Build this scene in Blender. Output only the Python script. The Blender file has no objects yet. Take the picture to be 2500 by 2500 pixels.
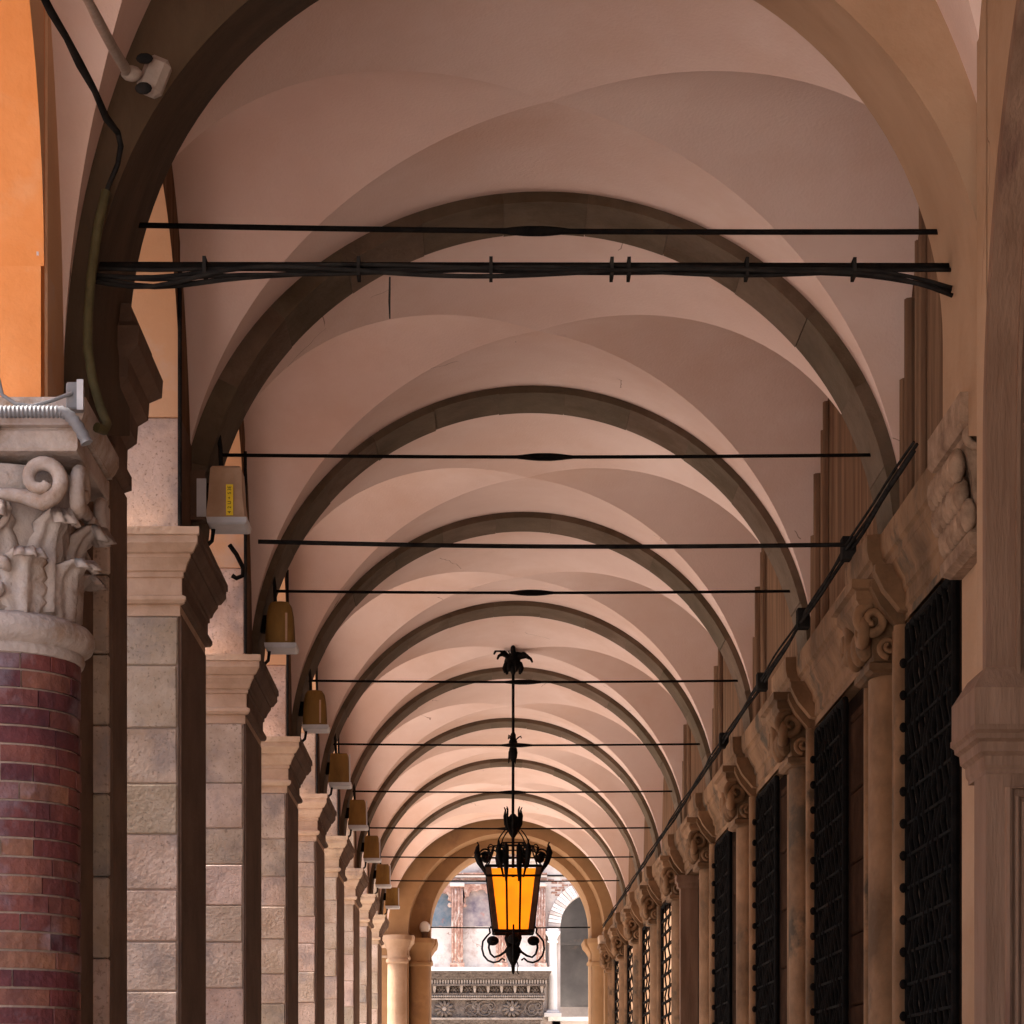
import bpy, bmesh, math, random
from math import sin, cos, pi, sqrt, radians
from mathutils import Vector, Matrix
random.seed(7)
scene = bpy.context.scene
C = scene.collection

# ------------------------------------------------------------------ camera, sky, sun, exposure
B = 3.4                     # one bay in metres; distances along the portico are written in bays
F = 2.2                     # focal length in picture widths
EYE = 1.6
cam_data = bpy.data.cameras.new('camera')
cam = bpy.data.objects.new('camera', cam_data)
C.objects.link(cam)
cam.location = (0, 0, EYE)
cam.rotation_euler = (radians(90), 0, 0)
cam_data.sensor_width = 36.0
cam_data.lens = 36.0 * F
cam_data.shift_x = 0.030
cam_data.shift_y = 0.588
cam_data.clip_end = 2000
scene.camera = cam

SUN_EL, SUN_AZ = radians(56), radians(-89)      # azimuth measured from +Y towards +X: high on the left
world = bpy.data.worlds.new('World')
scene.world = world
world.use_nodes = True
wn = world.node_tree
sky = wn.nodes.new('ShaderNodeTexSky')
sky.sky_type = 'NISHITA'
sky.sun_disc = False
sky.sun_elevation = SUN_EL
sky.sun_rotation = SUN_AZ
sky.air_density = 1.0
sky.dust_density = 3.0
sky.ozone_density = 0.6
bg = wn.nodes['Background']
bg.inputs['Strength'].default_value = 0.10
wn.links.new(sky.outputs['Color'], bg.inputs['Color'])
sun_data = bpy.data.lights.new('sun', 'SUN')
sun_data.energy = 4.5
sun_data.angle = radians(6)
sun_data.color = (1.0, 0.93, 0.84)
sun = bpy.data.objects.new('sun', sun_data)
C.objects.link(sun)
sdir = Vector((sin(SUN_AZ) * cos(SUN_EL), cos(SUN_AZ) * cos(SUN_EL), sin(SUN_EL)))
sun.rotation_euler = sdir.to_track_quat('Z', 'Y').to_euler()
scene.view_settings.view_transform = 'Standard'
scene.view_settings.look = 'None'
scene.view_settings.gamma = 1.0
scene.view_settings.use_curve_mapping = False
scene.view_settings.exposure = 2.5
scene.cycles.use_denoising = True
scene.cycles.max_bounces = 12
scene.cycles.diffuse_bounces = 8
scene.cycles.transparent_max_bounces = 12
scene.cycles.caustics_reflective = False
scene.cycles.caustics_refractive = False

# ------------------------------------------------------------------ materials
def srgb(r, g, b):
    f = lambda v: ((v / 255.0) / 12.92) if v <= 10 else (((v / 255.0 + 0.055) / 1.055) ** 2.4)
    return (f(r), f(g), f(b), 1.0)

def mat(name, c1, c2, *a_, w3=0.10, rand=37.0, **k_):
    return mat_(name, c1, c2, *a_, w3=w3, rand=rand, **k_)

def mat_(name, c1, c2, scale=3.0, rough=0.85, bump=0.3, bscale=40.0, stretch=(1, 1, 1), c3=None, s3=0.6, t3=0.58,
        speck=None, vary=0.0, metal=0.0, crack=None, spec=0.12, hue=0.06, w3=0.10, rand=37.0):
    m = bpy.data.materials.new(name)
    m.use_nodes = True
    nt = m.node_tree
    N, L = nt.nodes, nt.links
    p = N['Principled BSDF']
    p.inputs['Roughness'].default_value = rough
    p.inputs['Metallic'].default_value = metal
    p.inputs['Specular IOR Level'].default_value = spec
    tc = N.new('ShaderNodeTexCoord')
    oi = N.new('ShaderNodeObjectInfo')
    off = N.new('ShaderNodeVectorMath'); off.operation = 'SCALE'
    L.new(oi.outputs['Location'], off.inputs[0]); off.inputs['Scale'].default_value = 1.0
    rnd = N.new('ShaderNodeMath'); rnd.operation = 'MULTIPLY'; rnd.inputs[1].default_value = rand
    L.new(oi.outputs['Random'], rnd.inputs[0])
    add = N.new('ShaderNodeVectorMath'); add.operation = 'ADD'
    L.new(tc.outputs['Object'], add.inputs[0]); L.new(rnd.outputs[0], add.inputs[1])
    mp = N.new('ShaderNodeMapping')
    mp.inputs['Scale'].default_value = stretch
    L.new(add.outputs[0], mp.inputs['Vector'])
    n1 = N.new('ShaderNodeTexNoise'); n1.inputs['Scale'].default_value = scale
    n1.inputs['Detail'].default_value = 6; n1.inputs['Roughness'].default_value = 0.62
    L.new(mp.outputs[0], n1.inputs['Vector'])
    r1 = N.new('ShaderNodeValToRGB')
    r1.color_ramp.elements[0].position = 0.34; r1.color_ramp.elements[0].color = c1
    r1.color_ramp.elements[1].position = 0.68; r1.color_ramp.elements[1].color = c2
    L.new(n1.outputs['Fac'], r1.inputs['Fac'])
    col = r1.outputs['Color']
    if c3:
        n3 = N.new('ShaderNodeTexNoise'); n3.inputs['Scale'].default_value = s3
        n3.inputs['Detail'].default_value = 7; n3.inputs['Roughness'].default_value = 0.65
        L.new(mp.outputs[0], n3.inputs['Vector'])
        r3 = N.new('ShaderNodeValToRGB')
        r3.color_ramp.elements[0].position = t3; r3.color_ramp.elements[0].color = (0, 0, 0, 1)
        r3.color_ramp.elements[1].position = t3 + w3; r3.color_ramp.elements[1].color = (1, 1, 1, 1)
        L.new(n3.outputs['Fac'], r3.inputs['Fac'])
        mx = N.new('ShaderNodeMix'); mx.data_type = 'RGBA'
        L.new(r3.outputs['Color'], mx.inputs['Factor'])
        L.new(col, mx.inputs['A']); mx.inputs['B'].default_value = c3
        col = mx.outputs['Result']
    if speck:
        n4 = N.new('ShaderNodeTexNoise'); n4.inputs['Scale'].default_value = 55
        n4.inputs['Detail'].default_value = 3
        L.new(add.outputs[0], n4.inputs['Vector'])
        r4 = N.new('ShaderNodeValToRGB')
        r4.color_ramp.elements[0].position = 0.60; r4.color_ramp.elements[0].color = (0, 0, 0, 1)
        r4.color_ramp.elements[1].position = 0.68; r4.color_ramp.elements[1].color = (0.7, 0.7, 0.7, 1)
        L.new(n4.outputs['Fac'], r4.inputs['Fac'])
        mx = N.new('ShaderNodeMix'); mx.data_type = 'RGBA'
        L.new(r4.outputs['Color'], mx.inputs['Factor'])
        L.new(col, mx.inputs['A']); mx.inputs['B'].default_value = speck
        col = mx.outputs['Result']
    if crack:
        wv = N.new('ShaderNodeTexNoise'); wv.inputs['Scale'].default_value = 1.3; wv.inputs['Detail'].default_value = 4
        L.new(add.outputs[0], wv.inputs['Vector'])
        sc = N.new('ShaderNodeVectorMath'); sc.operation = 'MULTIPLY_ADD'
        L.new(wv.outputs['Color'], sc.inputs[0]); sc.inputs[1].default_value = (0.7, 0.7, 0.7)
        L.new(add.outputs[0], sc.inputs[2])
        vo = N.new('ShaderNodeTexVoronoi'); vo.feature = 'DISTANCE_TO_EDGE'; vo.inputs['Scale'].default_value = 0.55
        L.new(sc.outputs[0], vo.inputs['Vector'])
        ms = N.new('ShaderNodeTexNoise'); ms.inputs['Scale'].default_value = 0.9
        L.new(add.outputs[0], ms.inputs['Vector'])
        r5 = N.new('ShaderNodeMath'); r5.operation = 'LESS_THAN'; r5.inputs[1].default_value = 0.0018
        L.new(vo.outputs['Distance'], r5.inputs[0])
        r6 = N.new('ShaderNodeMath'); r6.operation = 'GREATER_THAN'; r6.inputs[1].default_value = 0.60
        L.new(ms.outputs['Fac'], r6.inputs[0])
        r7 = N.new('ShaderNodeMath'); r7.operation = 'MULTIPLY'
        L.new(r5.outputs[0], r7.inputs[0]); L.new(r6.outputs[0], r7.inputs[1])
        r8 = N.new('ShaderNodeMath'); r8.operation = 'MULTIPLY'; r8.inputs[1].default_value = 0.75
        L.new(r7.outputs[0], r8.inputs[0])
        mx = N.new('ShaderNodeMix'); mx.data_type = 'RGBA'
        L.new(r8.outputs[0], mx.inputs['Factor'])
        L.new(col, mx.inputs['A']); mx.inputs['B'].default_value = crack
        col = mx.outputs['Result']
    if vary:
        hs = N.new('ShaderNodeHueSaturation')
        mr = N.new('ShaderNodeMapRange')
        mr.inputs['To Min'].default_value = 1 - vary; mr.inputs['To Max'].default_value = 1 + vary
        L.new(oi.outputs['Random'], mr.inputs['Value'])
        L.new(mr.outputs[0], hs.inputs['Value'])
        mr2 = N.new('ShaderNodeMapRange')
        mr2.inputs['To Min'].default_value = 0.5 + vary * hue; mr2.inputs['To Max'].default_value = 0.5 - vary * hue
        L.new(oi.outputs['Random'], mr2.inputs['Value'])
        L.new(mr2.outputs[0], hs.inputs['Hue'])
        L.new(col, hs.inputs['Color'])
        col = hs.outputs['Color']
    L.new(col, p.inputs['Base Color'])
    if bump:
        nb = N.new('ShaderNodeTexNoise'); nb.inputs['Scale'].default_value = bscale
        nb.inputs['Detail'].default_value = 5
        L.new(mp.outputs[0], nb.inputs['Vector'])
        bp = N.new('ShaderNodeBump'); bp.inputs['Strength'].default_value = bump
        bp.inputs['Distance'].default_value = 0.02
        L.new(nb.outputs['Fac'], bp.inputs['Height'])
        L.new(bp.outputs['Normal'], p.inputs['Normal'])
    return m

M = {}
M['plaster'] = mat('vault_plaster', (0.625, 0.465, 0.41, 1), (0.69, 0.54, 0.485, 1), 0.9, 0.9, 0.16, 60, c3=(0.59, 0.41, 0.335, 1), s3=0.55, t3=0.46, w3=0.22, crack=(0.22, 0.14, 0.11, 1))
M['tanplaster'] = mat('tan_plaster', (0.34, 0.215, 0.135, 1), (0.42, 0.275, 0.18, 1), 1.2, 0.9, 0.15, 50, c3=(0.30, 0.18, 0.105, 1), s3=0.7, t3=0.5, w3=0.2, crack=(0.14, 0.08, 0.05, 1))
M['rib'] = mat('brown_arch_plaster', (0.085, 0.060, 0.040, 1), (0.135, 0.096, 0.066, 1), 2.6, 0.85, 0.35, 40, c3=(0.075, 0.048, 0.028, 1), s3=1.6, t3=0.52, w3=0.15, vary=0.13)
M['darkrib'] = mat('dark_arch_plaster', (0.055, 0.035, 0.021, 1), (0.095, 0.062, 0.038, 1), 2.0, 0.85, 0.3, 40, stretch=(1, 1, .4), c3=(0.036, 0.024, 0.016, 1), s3=1.4, t3=0.5, w3=0.2)  # dark brown for the left half of the thick arch
M['ochre'] = mat('ochre_plaster', (0.56, 0.34, 0.20, 1), (0.62, 0.40, 0.25, 1), 1.6, 0.9, 0.12, 50, c3=(0.56, 0.42, 0.33, 1), s3=0.9, t3=0.56, crack=(0.14, 0.07, 0.05, 1))
M['orange'] = mat('orange_plaster', (0.66, 0.245, 0.075, 1), (0.74, 0.31, 0.115, 1), 2.2, 0.9, 0.25, 30, c3=(0.70, 0.37, 0.19, 1), s3=1.6, t3=0.52, w3=0.2)
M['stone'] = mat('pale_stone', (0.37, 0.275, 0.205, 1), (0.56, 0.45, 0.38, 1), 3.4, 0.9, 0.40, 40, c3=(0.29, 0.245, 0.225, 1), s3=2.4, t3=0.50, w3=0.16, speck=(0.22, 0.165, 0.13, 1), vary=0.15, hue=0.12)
M['cap_stone'] = mat('capital_stone', (0.42, 0.295, 0.205, 1), (0.55, 0.405, 0.30, 1), 5.0, 0.9, 0.35, 30, c3=(0.27, 0.20, 0.16, 1), s3=3.0, t3=0.60, vary=0.08)
M['carved'] = mat('carved_stone', (0.33, 0.275, 0.25, 1), (0.48, 0.41, 0.375, 1), 6.0, 0.88, 0.4, 35, c3=(0.27, 0.18, 0.125, 1), s3=4.0, t3=0.52, w3=0.15)
M['inner'] = mat('brown_and_inner_shade', (0.10, 0.062, 0.045, 1), (0.16, 0.10, 0.07, 1), 3.0, 0.9, 0.3, 40)  # shade of the inner pier sides put into the brown; also brown fittings
M['brick'] = mat('old_red_brick', (0.10, 0.038, 0.040, 1), (0.215, 0.078, 0.062, 1), 5.0, 0.6, 0.5, 30, c3=(0.22, 0.165, 0.19, 1), s3=2.6, t3=0.53, w3=0.14, vary=0.40, hue=-0.07, rand=0.0)
M['mortar'] = mat('pale_mortar', (0.38, 0.29, 0.25, 1), (0.50, 0.40, 0.34, 1), 9.0, 0.95, 0.4, 40)
M['wallbrown'] = mat('streaked_brown_wall', (0.10, 0.056, 0.036, 1), (0.21, 0.13, 0.083, 1), 2.4, 0.9, 0.5, 6, stretch=(4, 4, 0.25), c3=(0.12, 0.075, 0.05, 1), s3=1.5, t3=0.55, spec=0.0)
M['rstone'] = mat('tan_wall_stone', (0.092, 0.050, 0.025, 1), (0.25, 0.138, 0.074, 1), 1.8, 0.8, 0.5, 14, c3=(0.062, 0.042, 0.026, 1), s3=1.6, t3=0.56)
M['panel'] = mat('brown_panel_stone', (0.15, 0.085, 0.055, 1), (0.225, 0.135, 0.092, 1), 3.0, 0.8, 0.3, 24, stretch=(3, 3, 0.4), c3=(0.13, 0.07, 0.05, 1), s3=1.2)
M['dark'] = mat('dark_brown_recess', (0.016, 0.010, 0.008, 1), (0.030, 0.018, 0.013, 1), 3.0, 0.9, 0.3, 20, spec=0.0)  # near-black brown for door leaves and backs of openings
M['iron'] = mat('black_iron', (0.005, 0.0045, 0.0045, 1), (0.011, 0.009, 0.008, 1), 12.0, 0.8, 0.4, 60, spec=0.02)
M['cable'] = mat('black_cable', (0.012, 0.011, 0.011, 1), (0.03, 0.027, 0.025, 1), 8.0, 0.5, 0.1, 60, spec=0.0)
M['grey'] = mat('grey_plastic', (0.15, 0.15, 0.16, 1), (0.21, 0.21, 0.225, 1), 8.0, 0.5, 0.1, 60)
M['pipe'] = mat('grey_painted_pipe', (0.24, 0.19, 0.16, 1), (0.33, 0.27, 0.23, 1), 8.0, 0.5, 0.2, 40)
M['hose'] = mat('olive_cable', (0.055, 0.045, 0.02, 1), (0.09, 0.075, 0.035, 1), 14.0, 0.6, 0.2, 60)
M['white'] = mat('white_enamel', (0.44, 0.44, 0.47, 1), (0.54, 0.54, 0.57, 1), 8.0, 0.35, 0.05, 60)
M['lampbrown'] = mat('amber_lamp_housing', (0.15, 0.085, 0.026, 1), (0.27, 0.155, 0.045, 1), 7.0, 0.7, 0.15, 30, stretch=(1, 1, 0.3))
M['lamptan'] = mat('tan_lamp_housing', (0.40, 0.26, 0.17, 1), (0.52, 0.36, 0.25, 1), 6.0, 0.5, 0.15, 30)
M['yellow'] = mat('yellow_sticker', (0.85, 0.60, 0.03, 1), (0.90, 0.68, 0.06, 1), 10.0, 0.5, 0.0)
M['ink'] = mat('black_ink', (0.02, 0.015, 0.01, 1), (0.03, 0.02, 0.015, 1), 10.0, 0.6, 0.0)
M['fwall'] = mat('pale_facade_plaster', (0.44, 0.385, 0.355, 1), (0.56, 0.51, 0.475, 1), 1.6, 0.9, 0.5, 12, c3=(0.34, 0.265, 0.235, 1), s3=1.3, t3=0.57, crack=(0.25, 0.17, 0.14, 1))
M['marble'] = mat('white_marble', (0.68, 0.66, 0.64, 1), (0.80, 0.78, 0.76, 1), 2.5, 0.55, 0.15, 30, c3=(0.5, 0.47, 0.45, 1), s3=2.0, t3=0.64)
M['terra'] = mat('terracotta_relief', (0.20, 0.10, 0.075, 1), (0.38, 0.24, 0.19, 1), 9.0, 0.85, 0.9, 26, c3=(0.46, 0.37, 0.325, 1), s3=5.0, t3=0.52)
M['frieze'] = mat('weathered_carved_frieze', (0.075, 0.058, 0.05, 1), (0.17, 0.14, 0.12, 1), 10.0, 0.85, 1.0, 24, c3=(0.055, 0.04, 0.034, 1), s3=5.0, t3=0.56)
M['fresco_blue'] = mat('faded_blue_fresco', (0.03, 0.085, 0.125, 1), (0.22, 0.21, 0.22, 1), 2.5, 0.9, 0.2, 20, c3=(0.28, 0.11, 0.085, 1), s3=2.3, t3=0.57)
M['fresco_rose'] = mat('faded_rose_fresco', (0.12, 0.10, 0.13, 1), (0.36, 0.31, 0.29, 1), 2.8, 0.9, 0.2, 20, c3=(0.32, 0.15, 0.12, 1), s3=2.6, t3=0.6)
M['greywall'] = mat('grey_loggia_plaster', (0.13, 0.125, 0.125, 1), (0.20, 0.19, 0.185, 1), 1.5, 0.9, 0.2, 20, c3=(0.34, 0.25, 0.2, 1), s3=1.0, t3=0.6)
M['paving'] = mat('warm_stone_paving', (0.42, 0.375, 0.345, 1), (0.51, 0.46, 0.425, 1), 1.5, 0.8, 0.2, 12, c3=(0.28, 0.21, 0.17, 1), s3=0.7)
M['palepaving'] = mat('pale_courtyard_paving', (0.42, 0.36, 0.31, 1), (0.52, 0.45, 0.39, 1), 1.5, 0.8, 0.2, 12)
M['endbrown'] = mat('ochre_brown_plaster', (0.24, 0.135, 0.065, 1), (0.31, 0.18, 0.09, 1), 2.0, 0.9, 0.15, 40, c3=(0.20, 0.11, 0.06, 1), s3=0.8)
M['floor'] = mat('dark_worn_flagstone', (0.075, 0.058, 0.05, 1), (0.115, 0.09, 0.078, 1), 1.5, 0.6, 0.2, 12)
M['fstone'] = mat('weathered_grey_stone', (0.20, 0.165, 0.14, 1), (0.32, 0.27, 0.235, 1), 8.0, 0.85, 0.5, 24)
M['peel'] = mat('bare_render_patch', (0.42, 0.36, 0.36, 1), (0.55, 0.48, 0.47, 1), 20.0, 0.9, 0.4, 60)
M['reveal'] = mat('dark_brown_reveal_stone', (0.022, 0.012, 0.008, 1), (0.045, 0.024, 0.015, 1), 3.0, 0.9, 0.3, 20, spec=0.0)
M['respcap'] = mat('carved_tan_stone', (0.16, 0.10, 0.066, 1), (0.34, 0.23, 0.16, 1), 9.0, 0.85, 0.5, 30)
M['endtan'] = mat('worn_tan_column_stone', (0.26, 0.165, 0.105, 1), (0.37, 0.25, 0.17, 1), 2.5, 0.9, 0.3, 30)
M['roof'] = mat('roof_tile_clay', (0.30, 0.15, 0.09, 1), (0.40, 0.22, 0.13, 1), 3.0, 0.9, 0.3, 20)
M['bulb'] = mat('frosted_bulb_glass', (0.75, 0.75, 0.75, 1), (0.8, 0.8, 0.8, 1), 3.0, 0.25, 0.0)

def mat_amber():
    m = bpy.data.materials.new('amber_lantern_glass'); m.use_nodes = True
    nt = m.node_tree; N, L = nt.nodes, nt.links
    p = N['Principled BSDF']
    p.inputs['Base Color'].default_value = (0.90, 0.36, 0.01, 1)
    p.inputs['Roughness'].default_value = 0.35
    n = N.new('ShaderNodeTexNoise'); n.inputs['Scale'].default_value = 3.0
    r = N.new('ShaderNodeMapRange'); r.inputs['To Min'].default_value = 0.10; r.inputs['To Max'].default_value = 0.36
    L.new(n.outputs['Fac'], r.inputs['Value'])
    p.inputs['Emission Color'].default_value = (1.0, 0.37, 0.002, 1)  # glow stands in for daylight coming through the glass from behind
    L.new(r.outputs[0], p.inputs['Emission Strength'])
    tr = N.new('ShaderNodeBsdfTransparent'); tr.inputs['Color'].default_value = (1.0, 0.44, 0.006, 1)
    mx = N.new('ShaderNodeMixShader'); mx.inputs[0].default_value = 0.5
    L.new(p.outputs[0], mx.inputs[1]); L.new(tr.outputs[0], mx.inputs[2])
    L.new(mx.outputs[0], N['Material Output'].inputs['Surface'])
    return m
M['amber'] = mat_amber()

def mat_lit(name, col, s):
    m = bpy.data.materials.new(name); m.use_nodes = True
    nt = m.node_tree; N, L = nt.nodes, nt.links
    p = N['Principled BSDF']
    p.inputs['Base Color'].default_value = (0.3, 0.2, 0.12, 1)
    p.inputs['Roughness'].default_value = 0.3
    oi = N.new('ShaderNodeTexCoord')
    n = N.new('ShaderNodeTexNoise'); n.inputs['Scale'].default_value = 6.0; n.inputs['Detail'].default_value = 3
    L.new(oi.outputs['Object'], n.inputs['Vector'])
    r = N.new('ShaderNodeValToRGB')
    r.color_ramp.elements[0].position = 0.35; r.color_ramp.elements[0].color = (col[0] * .5, col[1] * .3, col[2] * .2, 1)
    r.color_ramp.elements[1].position = 0.62; r.color_ramp.elements[1].color = col
    L.new(n.outputs['Fac'], r.inputs['Fac'])
    L.new(r.outputs['Color'], p.inputs['Emission Color'])
    p.inputs['Emission Strength'].default_value = s
    return m
M['lit'] = mat_lit('reveal_glow_pane', (1.0, 0.55, 0.30, 1), 0.16)  # glow painted in for a brightly lit reveal

# ------------------------------------------------------------------ helpers
def link(o, parent=None):
    C.objects.link(o)
    if parent is not None:
        o.parent = parent
    return o

def mesh_obj(name, verts, faces, m, parent=None, smooth=False):
    me = bpy.data.meshes.new(name)
    me.from_pydata([tuple(v) for v in verts], [], faces)
    bm = bmesh.new(); bm.from_mesh(me)
    lo = [v_ for v_ in bm.verts if not v_.link_faces]
    if lo: bmesh.ops.delete(bm, geom=lo, context='VERTS')
    bmesh.ops.recalc_face_normals(bm, faces=bm.faces)
    bm.to_mesh(me); bm.free()
    if smooth is True:
        me.polygons.foreach_set('use_smooth', [True] * len(me.polygons))
    elif smooth:
        me.polygons.foreach_set('use_smooth', [True] * len(me.polygons))
        me.set_sharp_from_angle(angle=radians(smooth))
    me.materials.append(M[m])
    return link(bpy.data.objects.new(name, me), parent)

class MB:
    """collects shapes into one mesh"""
    def __init__(s): s.v = []; s.f = []
    def add(s, v, f):
        o = len(s.v); s.v += [tuple(p) for p in v]; s.f += [tuple(i + o for i in q) for q in f]; return s
    def box(s, x0, x1, y0, y1, z0, z1):
        return s.add([(x0, y0, z0), (x1, y0, z0), (x1, y1, z0), (x0, y1, z0), (x0, y0, z1), (x1, y0, z1), (x1, y1, z1), (x0, y1, z1)],
                     [(0, 3, 2, 1), (4, 5, 6, 7), (0, 1, 5, 4), (1, 2, 6, 5), (2, 3, 7, 6), (3, 0, 4, 7)])
    def tube(s, pts, r, n=8, cap=True):
        pts = [Vector(p) for p in pts]
        rs = r if isinstance(r, (list, tuple)) else [r] * len(pts)
        prev = None; base = len(s.v)
        for i, p in enumerate(pts):
            t = (pts[min(i + 1, len(pts) - 1)] - pts[max(i - 1, 0)]).normalized()
            if prev is None:
                a = Vector((0, 0, 1)) if abs(t.z) < 0.9 else Vector((1, 0, 0))
                u = t.cross(a).normalized()
            else:
                u = (prev - t * prev.dot(t)).normalized()
            prev = u; w = t.cross(u)
            for k in range(n):
                an = 2 * pi * k / n
                s.v.append(tuple(p + (u * cos(an) + w * sin(an)) * rs[i]))
        for i in range(len(pts) - 1):
            for k in range(n):
                a = base + i * n + k; b = base + i * n + (k + 1) % n
                s.f.append((a, b, b + n, a + n))
        if cap:
            s.f.append(tuple(base + k for k in range(n)))
            s.f.append(tuple(base + (len(pts) - 1) * n + k for k in range(n)))
        return s
    def lathe(s, prof, cx, cy, n=32, squash=1.0):
        base = len(s.v)
        for r, z in prof:
            for k in range(n):
                a = 2 * pi * k / n
                s.v.append((cx + r * cos(a), cy + r * squash * sin(a), z))
        for i in range(len(prof) - 1):
            for k in range(n):
                a = base + i * n + k; b = base + i * n + (k + 1) % n
                s.f.append((a, b, b + n, a + n))
        s.f.append(tuple(base + k for k in range(n)))
        s.f.append(tuple(base + (len(prof) - 1) * n + k for k in range(n)))
        return s
    def rects(s, x0, x1, y0, y1, prof, cap=True):
        """loft of rectangles: prof holds (offset, z)"""
        base = len(s.v)
        for o, z in prof:
            s.v += [(x0 - o, y0 - o, z), (x1 + o, y0 - o, z), (x1 + o, y1 + o, z), (x0 - o, y1 + o, z)]
        for i in range(len(prof) - 1):
            for k in range(4):
                a = base + 4 * i + k; b = base + 4 * i + (k + 1) % 4
                s.f.append((a, b, b + 4, a + 4))
        if cap:
            s.f.append((base, base + 1, base + 2, base + 3))
            e = base + 4 * (len(prof) - 1); s.f.append((e, e + 1, e + 2, e + 3))
        return s
    def extrude_y(s, prof, y0, y1):
        """closed (x, z) polygon pulled along y"""
        n = len(prof); base = len(s.v)
        s.v += [(x, y0, z) for x, z in prof] + [(x, y1, z) for x, z in prof]
        for k in range(n):
            s.f.append((base + k, base + (k + 1) % n, base + n + (k + 1) % n, base + n + k))
        s.f.append(tuple(base + k for k in range(n))); s.f.append(tuple(base + n + k for k in range(n)))
        return s
    def extrude_x(s, prof, x0, x1):
        """closed (y, z) polygon pulled along x"""
        n = len(prof); base = len(s.v)
        s.v += [(x0, y, z) for y, z in prof] + [(x1, y, z) for y, z in prof]
        for k in range(n):
            s.f.append((base + k, base + (k + 1) % n, base + n + (k + 1) % n, base + n + k))
        s.f.append(tuple(base + k for k in range(n))); s.f.append(tuple(base + n + k for k in range(n)))
        return s
    def ball(s, c, r, n=10, m=6, sx=1, sy=1, sz=1):
        base = len(s.v)
        s.v.append((c[0], c[1], c[2] - r * sz))
        for i in range(1, m):
            t = -pi / 2 + pi * i / m
            for k in range(n):
                a = 2 * pi * k / n
                s.v.append((c[0] + r * sx * cos(t) * cos(a), c[1] + r * sy * cos(t) * sin(a), c[2] + r * sz * sin(t)))
        s.v.append((c[0], c[1], c[2] + r * sz))
        for k in range(n): s.f.append((base, base + 1 + (k + 1) % n, base + 1 + k))
        for i in range(m - 2):
            for k in range(n):
                a = base + 1 + i * n + k; b = base + 1 + i * n + (k + 1) % n
                s.f.append((a, b, b + n, a + n))
        e = base + 1 + (m - 2) * n; t = len(s.v) - 1
        for k in range(n): s.f.append((e + k, e + (k + 1) % n, t))
        return s
    def arch(s, cx, cz, ri, ro, y0, y1, a0=0.0, a1=pi, n=48):
        base = len(s.v)
        for i in range(n + 1):
            a = a0 + (a1 - a0) * i / n
            c, q = cos(a), sin(a)
            for r in (ri, ro):
                for y in (y0, y1):
                    s.v.append((cx + r * c, y, cz + r * q))
        for i in range(n):
            o = base + 4 * i; p = o + 4
            s.f += [(o, o + 1, p + 1, p), (o + 2, p + 2, p + 3, o + 3), (o, p, p + 2, o + 2), (o + 1, o + 3, p + 3, p + 1)]
        s.f += [(base, base + 2, base + 3, base + 1)]
        e = base + 4 * n; s.f += [(e, e + 1, e + 3, e + 2)]
        return s
    def build(s, name, m, parent=None, smooth=False):
        return mesh_obj(name, s.v, s.f, m, parent, smooth)

def bevel_box(name, x0, x1, y0, y1, z0, z1, m, parent=None, bev=0.008, wob=0.0):
    bm = bmesh.new()
    bmesh.ops.create_cube(bm, size=1.0)
    for v in bm.verts:
        v.co = Vector((x0 + (v.co.x + .5) * (x1 - x0), y0 + (v.co.y + .5) * (y1 - y0), z0 + (v.co.z + .5) * (z1 - z0)))
        if wob: v.co += Vector((random.uniform(-wob, wob), random.uniform(-wob, wob), random.uniform(-wob, wob) * .3))
    bmesh.ops.bevel(bm, geom=list(bm.edges), offset=bev, segments=1, affect='EDGES')
    bmesh.ops.recalc_face_normals(bm, faces=bm.faces)
    me = bpy.data.meshes.new(name); bm.to_mesh(me); bm.free()
    me.materials.append(M[m])
    return link(bpy.data.objects.new(name, me), parent)

def thing(name, label, cat, loc=(0, 0, 0), group=None):
    o = bpy.data.objects.new(name, None)
    C.objects.link(o)
    o.location = (0, 0, 0)
    o['label'] = label; o['category'] = cat
    if group: o['group'] = group
    return o

def tag(o, label, cat, group=None):
    o['label'] = label; o['category'] = cat
    if group: o['group'] = group
    return o

def struct(o, label=None):
    o['kind'] = 'structure'
    if label: o['label'] = label
    return o

ORD = ['first', 'second', 'third', 'fourth', 'fifth', 'sixth', 'seventh', 'eighth', 'ninth', 'tenth', 'eleventh', 'twelfth']
def D(d): return d * B
def P(xs, ys, d):
    """picture measure (2500 px frame) at distance d bays -> world x, z"""
    k = D(d) / F / 2500.0
    return ((xs - 1175) * k, EYE + (2720 - ys) * k)

XL, XR = -1.65, 2.39                 # inner faces of the two side walls
ACX, ACZ, AR = 0.368, 4.81, 2.035     # vault section: centre and radius
RIBR = 1.985
CAPZ = 4.79

# ------------------------------------------------------------------ ground
struct(MB().add([(-400, -300, 0), (400, -300, 0), (400, 500, 0), (-400, 500, 0)], [(0, 1, 2, 3)]).build('ground', 'paving'))

struct(MB().add([(-30, D(12.45), 0.006), (30, D(12.45), 0.006), (30, 56, 0.006), (-30, 56, 0.006)], [(0, 1, 2, 3)]).build('courtyard_paving', 'palepaving'))

struct(MB().add([(-2.85, D(9.2), 0.013), (2.95, D(9.2), 0.013), (2.95, D(12.43), 0.013), (-2.85, D(12.43), 0.013)], [(0, 1, 2, 3)]).build('bounce_floor', 'palepaving'))  # unseen pale sheet added to bounce light into the far vaults
struct(MB().add([(-2.9, D(-1.3), 0.008), (3.0, D(-1.3), 0.008), (3.0, D(12.44), 0.008), (-2.9, D(12.44), 0.008)], [(0, 1, 2, 3)]).build('portico_floor', 'floor'))

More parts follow.
